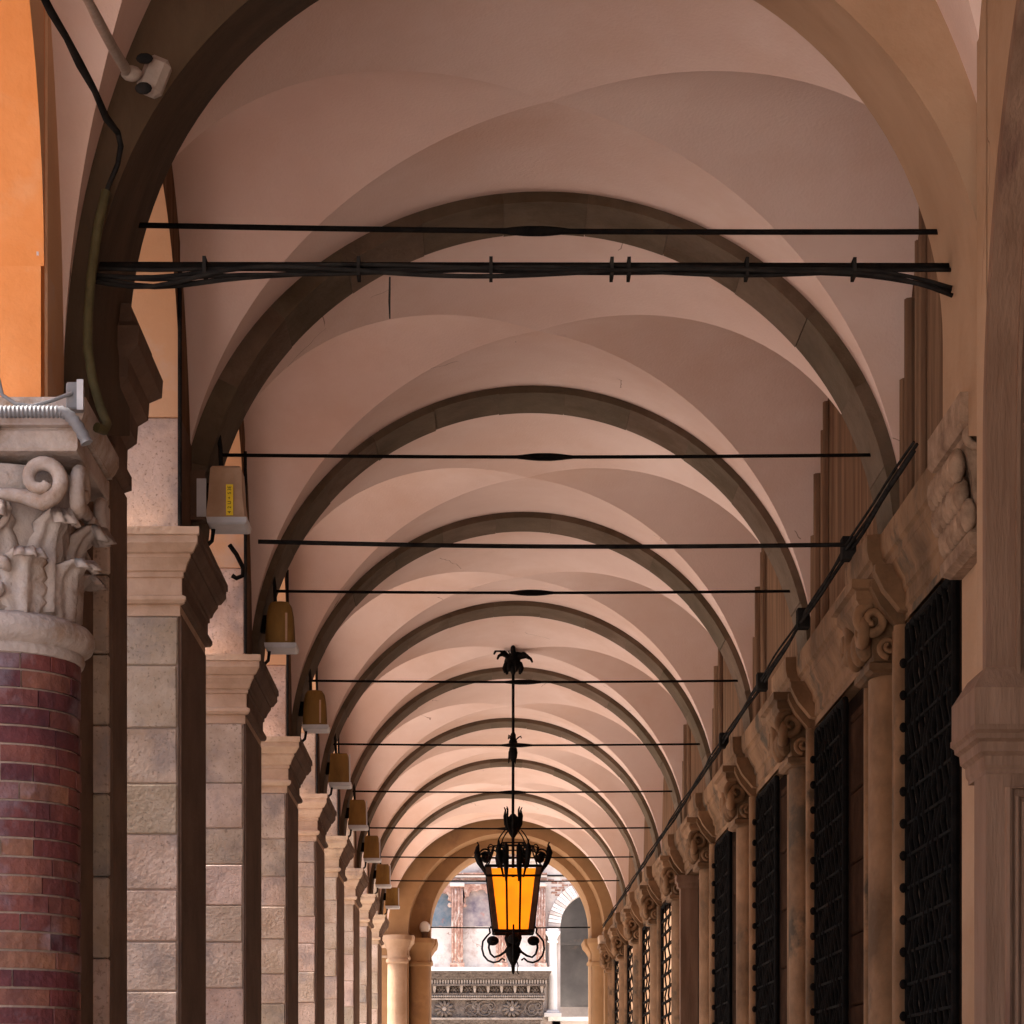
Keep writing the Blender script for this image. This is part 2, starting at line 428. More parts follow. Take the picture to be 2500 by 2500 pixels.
# ------------------------------------------------------------------ vault bays
def vault_bay(y0, y1, label, cx=ACX, half=AR, zs=ACZ, zc=ACZ + AR, hb=None, sag=0.115):
    t = thing('vault_bay', label, 'vault', group='cross vaults of the portico ceiling')
    H = zc - zs; c = (y0 + y1) / 2; hb = hb or (y1 - y0) / 2 + 0.001
    zA = lambda u: zs + H * sqrt(max(0, 1 - (u / half) ** 2))
    zB = lambda w: zs + H * sqrt(max(0, 1 - (w / hb) ** 2))
    n, m = 72, 14
    # transverse webs: height follows the cross section; run from the arch to the groin
    for sgn in (-1, 1):
        v, f = [], []
        for i in range(n + 1):
            a = pi * i / n
            u = -half * cos(a)
            w = hb * abs(u / half)
            for j in range(m + 1):
                yy = hb + (w - hb) * j / m
                v.append((cx + u, c + sgn * yy, zA(u) - sag * (1 - yy / hb) ** 1.3 * (1 - (u / half) ** 4)))
        for i in range(n):
            for j in range(m):
                a = i * (m + 1) + j
                f.append((a, a + 1, a + m + 2, a + m + 1))
        mesh_obj('transverse_web', v, f, 'plaster', t, smooth=True)
    for sgn in (-1, 1):
        v, f = [], []
        for i in range(n + 1):
            a = pi * i / n
            w = -hb * cos(a)
            u = half * abs(w / hb)
            for j in range(m + 1):
                xx = half + (u - half) * j / m
                v.append((cx + sgn * xx, c + w, zB(w) - sag * (1 - xx / half) ** 1.3 * (1 - (w / hb) ** 4)))
        for i in range(n):
            for j in range(m):
                a = i * (m + 1) + j
                f.append((a, a + 1, a + m + 2, a + m + 1))
        mesh_obj('side_web', v, f, 'plaster', t, smooth=True)
    return t

RIB_H = 0.07
def arch_d(n): return 2.84 + n
NARCH = 9                              # ribs 1..8; the end arch stands at 9
vault_bay(D(2.95), D(arch_d(1) - RIB_H), 'plaster cross vault nearest the camera, above the cable bundle', 0.345, 2.06, 4.92, 6.85)
for n in range(1, NARCH):
    far = arch_d(n + 1) - RIB_H
    vault_bay(D(arch_d(n) + RIB_H), D(far), '%s cross vault of the ceiling, just beyond the %s brown transverse rib' % (ORD[n], ORD[n - 1]))
# the older bay over the camera side and the bays behind it
vault_bay(D(1.42), D(2.62), 'plaster vault web in the top corners, in front of the thick dark arch', 0.245, 1.9, 4.4, 7.18)
vault_bay(D(0.42), D(1.30), 'plaster cross vault overhead, above the camera')
vault_bay(D(-0.62), D(0.30), 'plaster cross vault behind the camera')

# ------------------------------------------------------------------ transverse ribs
def rib(d, label, h=RIB_H):
    t = thing('transverse_arch', label, 'arch', group='brown transverse ribs of the vault')
    MB().arch(ACX, ACZ, RIBR + 0.007, AR + 0.24, D(d - h) + .005, D(d + h) - .005, 0, pi, 64).build('rib_core', 'rib', t)
    nv = 13
    for k in range(nv):
        a0 = pi * k / nv; a1 = pi * (k + 1) / nv
        r = RIBR + random.uniform(-0.004, 0.004)
        MB().arch(ACX, ACZ, r, AR + 0.25, D(d - h), D(d + h), a0 + 0.0007, a1 - 0.0007, 8).build('voussoir', 'rib', t)
    return t
for n in range(1, NARCH):
    rib(arch_d(n), '%s brown plastered transverse rib behind the thick near arch' % ORD[n - 1])
rib(0.36, 'brown transverse rib overhead of the camera', 0.06)
rib(1.36, 'brown transverse rib just in front of the camera, out of frame', 0.06)

# thick arch between the two building parts
def near_arch():
    t = thing('thick_arch', 'thick dark brown arch framing the top of the view, with a cable bundle across', 'arch')
    near = (0.237, 4.64, 1.79, D(2.62)); far = (0.245, 5.03, 1.81, D(2.95))
    n = 64
    def loop(c, zlow, add=0.0):
        pts = []
        r = c[2] + add
        pts.append((c[0] + r, c[3], zlow))
        for i in range(n + 1):
            a = pi * i / n
            pts.append((c[0] + r * cos(a), c[3], c[1] + r * sin(a)))
        pts.append((c[0] - r, c[3], zlow))
        return pts
    A = loop(near, 4.28); Bf = loop(far, 4.62)
    # soffit in three strips with a slight step between the orders
    v = A + Bf; k = len(A)
    f = [(i, i + 1, k + i + 1, k + i) for i in range(k - 1)]
    hl = (k - 1) // 2
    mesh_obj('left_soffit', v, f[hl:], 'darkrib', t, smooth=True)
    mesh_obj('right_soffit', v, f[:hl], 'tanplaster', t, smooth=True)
    # faces: from the arch edge out to a rectangle buried behind the vault
    for nm, L0, yy in (('front_face', A, D(2.62)), ('rear_face', Bf, D(2.95))):
        v, f = [], []
        for p in L0:
            q = Vector((p[0] - 0.24, 0, p[2] - 4.6)); s = max(abs(q.x) / 2.25, abs(q.z) / 2.9, 1e-6)
            e = q / s
            v.append(p); v.append((e.x + 0.24, yy, e.z + 4.6))
        for i in range(len(L0) - 1):
            f.append((2 * i, 2 * i + 1, 2 * i + 3, 2 * i + 2))
        hl = (len(L0) - 1) // 2
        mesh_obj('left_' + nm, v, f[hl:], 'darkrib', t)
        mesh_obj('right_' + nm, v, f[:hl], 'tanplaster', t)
    return t
near_arch()

# ------------------------------------------------------------------ left side: arcade wall over the piers
def pier_d(n): return 2.63 + n, 2.96 + n
WO = -2.42                              # outer face of the arcade
def spandrel(y0, y1, spring, zc, top, label, m, pier_far):
    """wall above one arcade opening (y0..y1) and over the pier that follows (y1..pier_far)"""
    t = thing('arcade_wall', label, 'wall', group='arcade wall sections above the left openings')
    n = 28; c = (y0 + y1) / 2; r = (y1 - y0) / 2
    pts = [(c - r * cos(pi * i / n), spring + (zc - spring) * sin(pi * i / n)) for i in range(n + 1)]
    v, f = [], []
    for y, z in pts:
        v += [(XL, y, z), (XL, y, top), (WO, y, z), (WO, y, top)]
    for i in range(n):
        o = 4 * i; p = o + 4
        f += [(o, p, p + 1, o + 1), (o + 2, o + 3, p + 3, p + 2)]
    mesh_obj('spandrel', v, f, 'ochre' if m == 'orange' else 'wallbrown', t)  # brown carries the shade of the ochre wall's inner side
    v, f = [], []
    for y, z in pts: v += [(XL, y, z), (WO, y, z)]
    for i in range(n): f.append((2 * i, 2 * i + 1, 2 * i + 3, 2 * i + 2))
    mesh_obj('arch_soffit', v, f, m, t, smooth=True)
    MB().box(WO, XL - 0.012, y1, pier_far, spring, top).build('pier_wall', m, t)
    MB().box(XL - 0.0115, XL, y1 + .07, pier_far - .002, spring, top).build('inner_face', 'ochre' if m == 'orange' else 'wallbrown', t)  # brown variant: shade of the inner face put into its colour
    return t
for n in range(0, 9):
    y0 = D(pier_d(n)[1]); y1 = D(pier_d(n + 1)[0])
    spandrel(y0, y1, 5.42, 6.52, 8.6, 'ochre arcade wall above the %s street opening beyond the brick column' % ORD[n], 'ochre', D(pier_d(n + 1)[1]))
spandrel(D(1.60), D(2.50), 4.80, 6.33, 8.6, 'vivid orange arcade wall and jamb at the upper left edge', 'orange', D(2.62))
spandrel(D(0.60), D(1.28), 5.42, 6.52, 8.6, 'ochre arcade wall beside the camera', 'ochre', D(1.60))
spandrel(D(-0.40), D(0.28), 5.42, 6.52, 8.6, 'ochre arcade wall behind the camera', 'ochre', D(0.60))

# ------------------------------------------------------------------ stone piers
CAP_PROF = [(0.0, 4.33), (0.0, 4.39), (0.022, 4.395), (0.034, 4.412), (0.034, 4.43), (0.018, 4.438), (0.010, 4.442), (0.010, 4.535),
            (0.020, 4.54), (0.020, 4.565), (0.032, 4.572), (0.042, 4.60), (0.060, 4.632), (0.064, 4.636), (0.064, 4.655), (0.080, 4.662),
            (0.098, 4.69), (0.108, 4.705), (0.108, 4.745), (0.118, 4.75), (0.118, CAPZ)]
def stone_pier(n, label):
    a, b = pier_d(n)
    y0, y1 = D(a), D(b)
    t = thing('stone_pier', label, 'pier', group='stone piers along the street side')
    z = 0.0
    rnd = random.Random(n * 13 + 5)
    MB().box(WO + 0.012, XL - 0.012, y0 + 0.012, y1 - 0.012, 0, 4.35).build('core', 'mortar', t)
    while z < 4.325:
        h = rnd.uniform(0.25, 0.35)
        z1 = min(z + h, 4.33)
        if 4.33 - z1 < 0.14: z1 = 4.33
        d = rnd.uniform(-0.006, 0.004)
        random.seed(rnd.randint(0, 9999))
        bevel_box('stone_block', WO, XL - 0.014 + d, y0 + d, y1, z + 0.003, z1 - 0.003, 'stone', t, 0.007, 0.002)
        z = z1
    MB().box(XL - 0.06, XL + 0.004, y0 + 0.02, y1 + 0.004, 0, 4.34).build('inner_shade_slab', 'inner', t)  # dark slab paints the shade on the pier's inner side
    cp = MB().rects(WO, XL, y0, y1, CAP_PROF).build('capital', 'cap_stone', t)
    MB().rects(XL - 0.4, XL + 0.005, y0 + 0.025, y1 + 0.005, CAP_PROF[1:-1] + [(0.118, CAPZ - .004)]).build('inner_capital_shade', 'inner', cp)  # dark copy paints the shaded inner side of the capital
    MB().box(XL - 0.05, XL + 0.001, y0 + 0.03, y1, CAPZ, 5.42).build('inner_impost_shade', 'inner', t)  # same painted shade above the capital
    bevel_box('impost_block', WO + 0.02, XL - 0.004, y0 + 0.01, y1 - 0.01, CAPZ, 5.425, 'stone', t, 0.012, 0.0)
    return t
for n in range(1, 9):
    stone_pier(n, '%s pale stone pier with moulded capital beyond the brick column' % ORD[n - 1])

# pier of the thick arch: core and inner pilaster behind the brick column
t = thing('arch_pier', 'dark pier with broken capital just behind the brick column', 'pier')
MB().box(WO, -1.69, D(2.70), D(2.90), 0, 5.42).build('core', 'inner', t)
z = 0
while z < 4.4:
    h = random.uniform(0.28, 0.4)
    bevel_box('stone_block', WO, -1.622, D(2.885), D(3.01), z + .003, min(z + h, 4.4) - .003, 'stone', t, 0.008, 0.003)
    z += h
MB().box(-1.64, -1.610, D(2.893), D(3.012), 0, 4.4).build('inner_shade_slab', 'inner', t)  # dark slab paints the shaded side of the stone blocks
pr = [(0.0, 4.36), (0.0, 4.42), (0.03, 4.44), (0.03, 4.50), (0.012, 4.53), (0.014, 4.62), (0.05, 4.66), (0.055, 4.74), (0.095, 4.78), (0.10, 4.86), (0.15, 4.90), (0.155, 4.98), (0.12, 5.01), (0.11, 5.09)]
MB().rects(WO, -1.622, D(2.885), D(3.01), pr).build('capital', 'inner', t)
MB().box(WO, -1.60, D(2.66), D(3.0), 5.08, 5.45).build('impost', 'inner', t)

# ------------------------------------------------------------------ brick column with carved capital
def brick_column():
    cx, cy, R = -1.87, D(2.59), 0.30
    t = thing('brick_column', 'round red brick column with carved leaf capital at the left edge', 'column')
    MB().lathe([(R - 0.012, 0), (R - 0.012, 3.36)], cx, cy, 40).build('mortar_core', 'mortar', t)
    ch = 0.071; ncourse = 47
    low = MB()
    rnd = random.Random(3)
    def wedge(mb, a0, a1, z0, z1, ro, k=4):
        base = len(mb.v)
        for i in range(k + 1):
            a = a0 + (a1 - a0) * i / k
            for r, z in ((R - 0.05, z0), (ro, z0), (ro, z1), (R - 0.05, z1)):
                mb.v.append((cx + r * cos(a), cy + r * sin(a), z))
        for i in range(k):
            o = base + 4 * i; p = o + 4
            for q in range(4):
                mb.f.append((o + q, o + (q + 1) % 4, p + (q + 1) % 4, p + q))
        mb.f.append((base, base + 1, base + 2, base + 3)); e = base + 4 * k
        mb.f.append((e, e + 1, e + 2, e + 3))
    for c in range(ncourse):
        z0 = 0.02 + c * ch
        a = rnd.uniform(0, 1.0) + (0.38 if c % 2 else 0)
        end = a + 2 * pi
        while a < end - 0.05:
            w = rnd.choice([0.42, 0.80, 0.84, 0.78])
            if end - a - w < 0.3: w = end - a
            g = 0.011
            ro = R + rnd.uniform(-0.004, 0.004)
            zz0, zz1 = z0 + 0.005, z0 + ch - 0.004
            mid = (a + w / 2) % (2 * pi)
            vis = z0 > 1.8 and (mid > 3.0 or mid < 0.9)
            if vis:
                mb = MB(); wedge(mb, a + g, a + w - g, zz0, zz1, ro)
                mb.build('brick', 'brick', t)
            else:
                wedge(low, a + g, a + w - g, zz0, zz1, ro, 3)
            a += w
    o = low.build('brickwork', 'brick', t); o['kind'] = 'stuff'
    prof = [(0.29, 3.345), (0.31, 3.35), (0.318, 3.37), (0.312, 3.388), (0.322, 3.395), (0.345, 3.41), (0.356, 3.44), (0.352, 3.47), (0.335, 3.49), (0.30, 3.505), (0.285, 3.51)]
    MB().lathe(prof, cx, cy, 48).build('astragal', 'carved', t, smooth=50)
    cap = MB().lathe([(0.275, 3.50), (0.27, 3.62), (0.268, 3.75), (0.275, 3.88), (0.30, 3.98), (0.335, 4.05), (0.30, 4.06)], cx, cy, 48).build('capital', 'carved', t, smooth=True)
    # acanthus leaves: thick curved shells with lobed edges and a raised midrib
    def leaf(ang, z0, h, w, curl, r0):
        nu, nv = 10, 14
        v, f = [], []
        for side in (0, 1):
            for j in range(nv + 1):
                q = j / nv
                wid = w * (0.62 + 0.55 * sin(pi * min(1, q * 0.92 + 0.12))) * (1 - 0.25 * max(0, q - .75) * 4)
                wid *= 1 + 0.16 * cos(q * 5 * 2 * pi)
                out = r0 + 0.012 + 0.015 * q + curl * max(0, q - 0.6) ** 2 * 6.2
                zz = z0 + h * (q if q < 0.86 else 0.86 + 0.10 * sin((q - 0.86) / 0.14 * pi) - 0.10 * (q - .86) / .14)
                for i in range(nu + 1):
                    s = i / nu * 2 - 1
                    rib_ = 0.018 * math.exp(-(s * 5) ** 2) + 0.010 * cos(s * 3 * pi) - 0.012 * s * s
                    rr = out + rib_ - (0.022 if side else 0)
                    aa = ang + s * wid / 0.3 / 2
                    v.append((cx + rr * cos(aa), cy + rr * sin(aa), zz))
        row = nu + 1; half = row * (nv + 1)
        for j in range(nv):
            for i in range(nu):
                a = j * row + i
                f.append((a, a + 1, a + row + 1, a + row))
                f.append((half + a, half + a + row, half + a + row + 1, half + a + 1))
        for j in range(nv):
            for i in (0, nu):
                a = j * row + i; f.append((a, a + row, half + a + row, half + a))
        for j in (0, nv):
            for i in range(nu):
                a = j * row + i; f.append((a, a + 1, half + a + 1, half + a))
        mesh_obj('leaf', v, f, 'carved', cap, smooth=True)
    for k in range(8):
        leaf(k * pi / 4 + pi / 8 + 0.1, 3.50, 0.26, 0.20, 0.10, 0.275)
    for k in range(8):
        leaf(k * pi / 4 + 0.1, 3.52, 0.42, 0.17, 0.12, 0.268)
    # abacus: moulded slab with a centre boss on each side
    s_ = 0.355
    MB().rects(cx - s_, cx + s_, cy - s_, cy + s_, [(-0.05, 4.085), (-0.005, 4.09), (0.0, 4.10), (0.0, 4.165), (-0.012, 4.17), (-0.012, 4.178), (0.012, 4.183), (0.012, 4.19), (0.022, 4.205), (0.034, 4.235), (0.036, 4.245), (0.036, 4.279)]).build('abacus', 'carved', t)
    MB().ball((cx - 0.02, cy - s_ - 0.01, 4.18), 0.085, 12, 8, 1, .6, 1).build('abacus_flower', 'carved', t, smooth=True)
    # volutes at the corners
    for qx, qy in ((1, -1), (-1, -1), (1, 1), (-1, 1)):
        for face in (0, 1):
            pts, rs = [], []
            ex = Vector((cx + qx * 0.315, cy + qy * 0.335, 3.995))
            # stalk, running from the middle of the face out to the corner
            for i in range(8):
                q = i / 7
                if face == 0: p = Vector((cx + qx * (0.02 + 0.20 * q), cy + qy * 0.335, 3.93 + 0.012 * sin(q * pi) - 0.03 * q))
                else: p = Vector((cx + qx * 0.335, cy + qy * (0.02 + 0.20 * q), 3.93 + 0.012 * sin(q * pi) - 0.03 * q))
                pts.append(p); rs.append(0.020 + 0.012 * q)
            for i in range(1, 26):
                q = i / 25
                a = -pi / 2 + q * 2 * pi * 1.15
                rr = 0.080 * (1 - 0.62 * q)
                if face == 0: p = Vector((cx + qx * (0.22 + rr * cos(a)), cy + qy * (0.337 + 0.02 * q), 3.985 + rr * sin(a)))
                else: p = Vector((cx + qx * (0.337 + 0.02 * q), cy + qy * (0.22 + rr * cos(a)), 3.985 + rr * sin(a)))
                pts.append(p); rs.append(0.032 * (1 - 0.35 * q))
            MB().tube(pts, rs, 10).build('volute', 'carved', cap, smooth=True)
    # rosette in a ring on the face towards the camera
    ry = cy - 0.318
    rc = (cx + 0.02, ry, 3.875)
    pts = [(rc[0] + 0.066 * cos(a), ry, rc[2] + 0.066 * sin(a)) for a in [2 * pi * i / 24 for i in range(25)]]
    MB().tube(pts, 0.015, 8).build('ring', 'carved', cap, smooth=True)
    for k in range(6):
        a = 2 * pi * k / 6 + 0.3
        MB().ball((rc[0] + 0.027 * cos(a), ry - 0.006, rc[2] + 0.027 * sin(a)), 0.024, 8, 6, 1, .8, 1).build('petal', 'carved', cap, smooth=True)
    for (ox, oz, ln, an) in ((-0.03, 3.60, 0.09, 0.6), (0.0, 3.55, 0.10, 0.7), (0.07, 3.68, 0.06, 2.2), (0.05, 3.58, 0.05, 1.2), (-0.05, 3.70, 0.07, 0.2)):
        pts = [(cx + ox + ln * (q - .5) * cos(an), cy - 0.295 - 0.02 * sin(q * pi), oz + ln * (q - .5) * sin(an)) for q in [i / 6 for i in range(7)]]
        MB().tube(pts, [0.010, 0.018, 0.024, 0.026, 0.024, 0.018, 0.010], 8).build('tendril', 'carved', cap, smooth=True)
    return t
brick_column()
# orange block above the column
# (its front is the jamb of the near street opening)
o = MB().box(WO, XL - 0.012, D(2.50), D(2.70), 4.28, 4.80).build('orange_block', 'orange')
tag(o, 'orange plaster block resting on the carved capital', 'wall')
MB().box(XL - 0.0115, XL, D(2.50) + .07, D(2.62), 4.285, 4.80).build('inner_face', 'ochre', o)
def blotch(name, m, parent, cx_, cz_, w, h, yy, seed, n=22):
    r_ = random.Random(seed)
    v = [(cx_, yy - .003, cz_)]
    for i in range(n):
        a = 2 * pi * i / n; q = r_.uniform(.62, 1.1)
        v.append((cx_ + w * q * cos(a), yy - .003, cz_ + h * q * sin(a)))
    f = [(0, 1 + i, 1 + (i + 1) % n) for i in range(n)]
    return mesh_obj(name, v, f, m, parent)
k_ = D(2.5) / F / 1932
blotch('peeled_patch', 'peel', o, (33 - 908) * k_, EYE + (2102 - 428) * k_, .026, .032, D(2.5), 3)
blotch('peeled_patch', 'peel', o, (71 - 908) * k_, EYE + (2102 - 470) * k_, .006, .035, D(2.5), 5)

# ------------------------------------------------------------------ right side
t = thing('right_wall', 'streaked brown wall above the right-hand cornice', 'wall')
MB().box(XR, 3.4, D(2.95), D(11.84), 4.70, 8.6).build('upper_wall', 'wallbrown', t)
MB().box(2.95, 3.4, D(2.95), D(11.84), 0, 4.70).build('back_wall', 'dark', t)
OPEN = [(3.02 + k, 3.68 + k) for k in range(0, 9)]
OPZ = 4.36
for k, (a, b) in enumerate(OPEN):
    MB().box(XR - 0.02, 2.95, D(a), D(b), OPZ, 4.70).build('lintel', 'rstone', t)
prev = 2.95
for k in range(len(OPEN) + 1):
    a = prev; b = OPEN[k][0] if k < len(OPEN) else 11.84
    # stone jamb core between the openings, laid in courses
    z = 0; rr = random.Random(k)
    while z < 4.7:
        h = rr.uniform(0.38, 0.5); z1 = min(4.70, z + h)
        if 4.7 - z1 < 0.15: z1 = 4.7
        bevel_box('jamb_block', XR, 2.95, D(a), D(b), z + .003, z1 - .003, 'panel', t, 0.008)
        z = z1
    if k < len(OPEN): prev = OPEN[k][1]

def wall_pilaster(d, label, hw=0.165):
    t = thing('wall_pilaster', label, 'pilaster', group='stone half columns along the right wall')
    y = D(d)
    MB().box(2.368, 2.3895, y - hw * B, y + hw * B, 0, 4.33).build('backing', 'rstone', t)
    n = 14
    pr = [(2.367 - 0.115 * sin(pi * i / n), y - 0.17 * cos(pi * i / n)) for i in range(n + 1)]
    v = [(x, yy, 0) for x, yy in pr] + [(x, yy, 4.20) for x, yy in pr]
    f = [(i, i + 1, n + 2 + i, n + 1 + i) for i in range(n)]
    mesh_obj('half_column', v, f, 'rstone', t, smooth=True)
    for s in (-1, 1):
        yy = y + s * (hw * B - 0.07)
        MB().tube([(2.355, yy, 0.0), (2.355, yy, 4.33)], 0.05, 12).build('roll_moulding', 'rstone', t, smooth=40)
        MB().tube([(2.365, yy - s * 0.15, 0.0), (2.365, yy - s * 0.15, 4.33)], 0.04, 10).build('fillet', 'rstone', t, smooth=40)
    # capital: necking, bell and stepped abacus breaking forward from the cornice
    MB().rects(2.24, 2.3885, y - 0.23, y + 0.23, [(0.0, 4.12), (0.03, 4.135), (0.03, 4.17), (0.0, 4.185), (0.012, 4.32), (0.05, 4.42), (0.11, 4.50), (0.12, 4.51), (0.12, 4.56), (0.15, 4.57), (0.15, 4.62)]).build('capital', 'rstone', t)
    for cxv, czv, r0, sg in ((2.22, 4.40, 0.095, 1), (2.31, 4.25, 0.055, -1)):
        pts, rs = [], []
        for i in range(34):
            q = i / 33; a = sg * (pi / 2 + q * 2 * pi * 1.5); r = r0 * (1 - 0.78 * q)
            pts.append((cxv + r * cos(a), y - 0.30 - 0.03 * q, czv + r * sin(a))); rs.append(r0 * .36 * (1 - .45 * q))
        MB().tube(pts, rs, 8).build('volute', 'rstone', t, smooth=True)
    for yy, zz in ((y - .52, 4.56), (y - .40, 4.50), (y + .40, 4.50)):
        MB().extrude_y([(2.38, zz - .16), (2.33, zz - .15), (2.24, zz - .04), (2.19, zz + .06), (2.19, zz + .10), (2.38, zz + .10)], yy - .045, yy + .045).build('console', 'rstone', t)
    for s in (-1, 1):
        pts, rs = [], []
        for i in range(30):
            q = i / 29; a = pi / 2 + q * 2 * pi * 1.4; r = 0.10 * (1 - 0.72 * q)
            pts.append((2.185 - 0.03 * q, y + s * (0.26 + r * cos(a)), 4.36 + r * sin(a))); rs.append(0.045 * (1 - .4 * q))
        MB().tube(pts, rs, 8).build('volute', 'rstone', t, smooth=True)
    for i in range(3):
        yy = y + (i - 1) * 0.16
        MB().ball((2.20, yy, 4.30), 0.07, 10, 8, .8, .75, 1.5).build('leaf', 'rstone', t, smooth=True)
    return t
for k in range(0, 9):
    wall_pilaster(3.85 + k if k else 3.85, '%s tan half-column pilaster along the right wall beyond the carved respond capital' % ORD[k])
# cornice: sections between and over the pilasters
CORN = [(2.389, 4.36), (2.375, 4.36), (2.375, 4.40), (2.355, 4.42), (2.355, 4.50), (2.34, 4.515), (2.335, 4.56), (2.31, 4.60), (2.285, 4.655), (2.28, 4.66), (2.28, 4.71), (2.262, 4.725), (2.25, 4.78), (2.25, 4.865), (2.389, 4.88)]
ct = thing('right_cornice', 'moulded tan stone cornice running along the right wall under the cables', 'cornice')
for k in range(0, 9):
    d = 3.85 + k
    if k == 0:
        MB().extrude_y(CORN, D(2.96), D(d - .20)).build('cornice_stone', 'rstone', ct)
    pr = [(x - (0.085 if x < 2.385 else 0), z + (0.0 if z > 4.6 else 0.24)) for x, z in CORN if z > 4.45]
    pr = [(2.389, 4.62)] + [(x - 0.075, z) for x, z in CORN[7:-1]] + [(2.389, 4.878)]
    MB().extrude_y(pr, D(d - .115), D(d + .115)).build('cornice_break', 'rstone', ct)
    e = d + 0.80 if k < 8 else 11.83
    MB().extrude_y(CORN, D(d + .0), D(e)).build('cornice_stone', 'rstone', ct)
    MB().extrude_y(CORN, D(d - .2), D(d - .0)).build('cornice_stone', 'rstone', ct)

# iron grilles in the openings
def grille(k, label, lit):
    a, b = OPEN[k]
    t = thing('iron_grille', label, 'grille', group='iron window grilles along the right wall')
    x = 2.37
    y0, y1 = D(a) + (1.0 if not lit else 0.03), D(b) - 0.02
    fr = MB()
    for yy in (y0, y1):
        fr.tube([(x, yy, 0.3), (x, yy, 4.30)], 0.022, 8)
    pts = [(x, y0, 4.30)] + [(x, (y0 + y1) / 2 - (y1 - y0) / 2 * cos(pi * i / 10), 4.30) for i in range(1, 10)] + [(x, y1, 4.30)]
    fr.tube(pts, 0.022, 8)
    fr.build('frame', 'iron', t, smooth=40)
    nb = 4 if lit else 10
    for i in range(1, nb):
        yy = y0 + (y1 - y0) * i / nb
        pts = [(x + 0.012 * sin(q * 2.1 + i), yy, 0.3 + 4.0 * q / 40) for q in range(41)]
        MB().tube(pts, 0.012 if lit else 0.016, 6).build('bar', 'iron', t)
    z = 1.42
    while z < 4.15:
        MB().box(x - 0.012, x + 0.012, y0, y1, z, z + (0.03 if lit else 0.016)).build('cross_bar', 'iron', t)
        if not lit:
            MB().ball((x - 0.03, y1 + 0.0, z + .01), 0.022, 8, 6, 1, 1.0, 1.3).build('boss', 'iron', t, smooth=True)
        z += 0.178
    if lit:
        MB().box(2.392, 2.41, D(a) + 0.02, D(b) - 0.02, 0.3, 4.22).build('glow_pane', 'lit', t)  # added glowing sheet stands in for the bright reveal
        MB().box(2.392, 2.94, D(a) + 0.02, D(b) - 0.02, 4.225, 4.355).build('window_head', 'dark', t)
    else:
        MB().box(2.46, 2.49, D(a) + 0.02, D(b) - 0.02, 0.0, 4.355).build('door_leaf', 'dark', t)
        z = 0
        while z < 4.2:
            h = 0.46
            bevel_box('reveal_block', 2.402, 2.455, D(a) + 0.005, D(a) + 0.99, z + .004, min(z + h, 4.2) - .004, 'reveal', t, 0.01)
            z += h
    return t
for k in range(0, 9):
    if k == 4: continue
    if k < 4:
        grille(k, '%s black iron grille in the right wall, nearer than the brown doorway' % ORD[k], False)
    else:
        grille(k, '%s iron lattice over an added glowing pane beyond the brown doorway on the right' % ORD[k - 5], True)
a, b = OPEN[4]
t = thing('stone_doorway', 'plain brown stone doorway between dark grilles and the glowing panes', 'doorway')
MB().box(2.30, 2.94, D(b) - 0.10, D(b) + 0.02, 0, 4.30).build('jamb', 'panel', t)
MB().rects(2.30, 2.94, D(b) - 0.10, D(b) + 0.02, [(0, 4.20), (0.03, 4.22), (0.03, 4.26), (0.05, 4.28), (0.05, 4.355)]).build('impost', 'panel', t)
MB().box(2.5, 2.53, D(a) + 0.02, D(b) - 0.12, 0, 4.3).build('door_leaf', 'dark', t)

# respond of the thick arch, with its carved capital
t = thing('arch_respond', 'plain plaster respond with carved capital carrying the thick arch at right', 'respond')
MB().box(2.14, 2.95, D(2.64), D(2.95), 0, 4.05).build('shaft', 'tanplaster', t)
MB().box(2.085, 2.95, D(2.66), D(2.955), 4.62, 4.9).build('impost', 'tanplaster', t)
cap = MB().rects(2.09, 2.6, D(2.80), D(2.952), [(0.0, 3.98), (0.035, 4.0), (0.04, 4.05), (0.01, 4.075), (0.0, 4.09), (0.02, 4.28), (0.06, 4.42), (0.05, 4.44), (0.05, 4.47), (0.07, 4.475), (0.085, 4.50), (0.085, 4.625)]).build('capital', 'respcap', t)
rr = random.Random(9)
for row in range(3):
    for i in range(7):
        MB().ball((2.06 - 0.025 * row, D(2.80 + 0.145 * (i + .5 * (row % 2)) / 6.5), 4.13 + row * .105), 0.05, 8, 6, .75, .95, 1.5).build('leaf', 'respcap', cap, smooth=True)
    for i in range(6):
        MB().ball((2.14 + 0.075 * (i + .5 * (row % 2)), D(2.80) - 0.02 - 0.012 * row, 4.13 + row * .105), 0.05, 8, 6, .85, .75, 1.5).build('leaf', 'respcap', cap, smooth=True)
for s in (2.08, 2.26):
    pts = [(s + 0.06 * (1 - .7 * i / 24) * cos(i / 24 * 8), D(2.80) - 0.07, 4.44 + 0.06 * (1 - .7 * i / 24) * sin(i / 24 * 8)) for i in range(25)]
    MB().tube(pts, 0.02, 8).build('volute', 'respcap', cap, smooth=True)

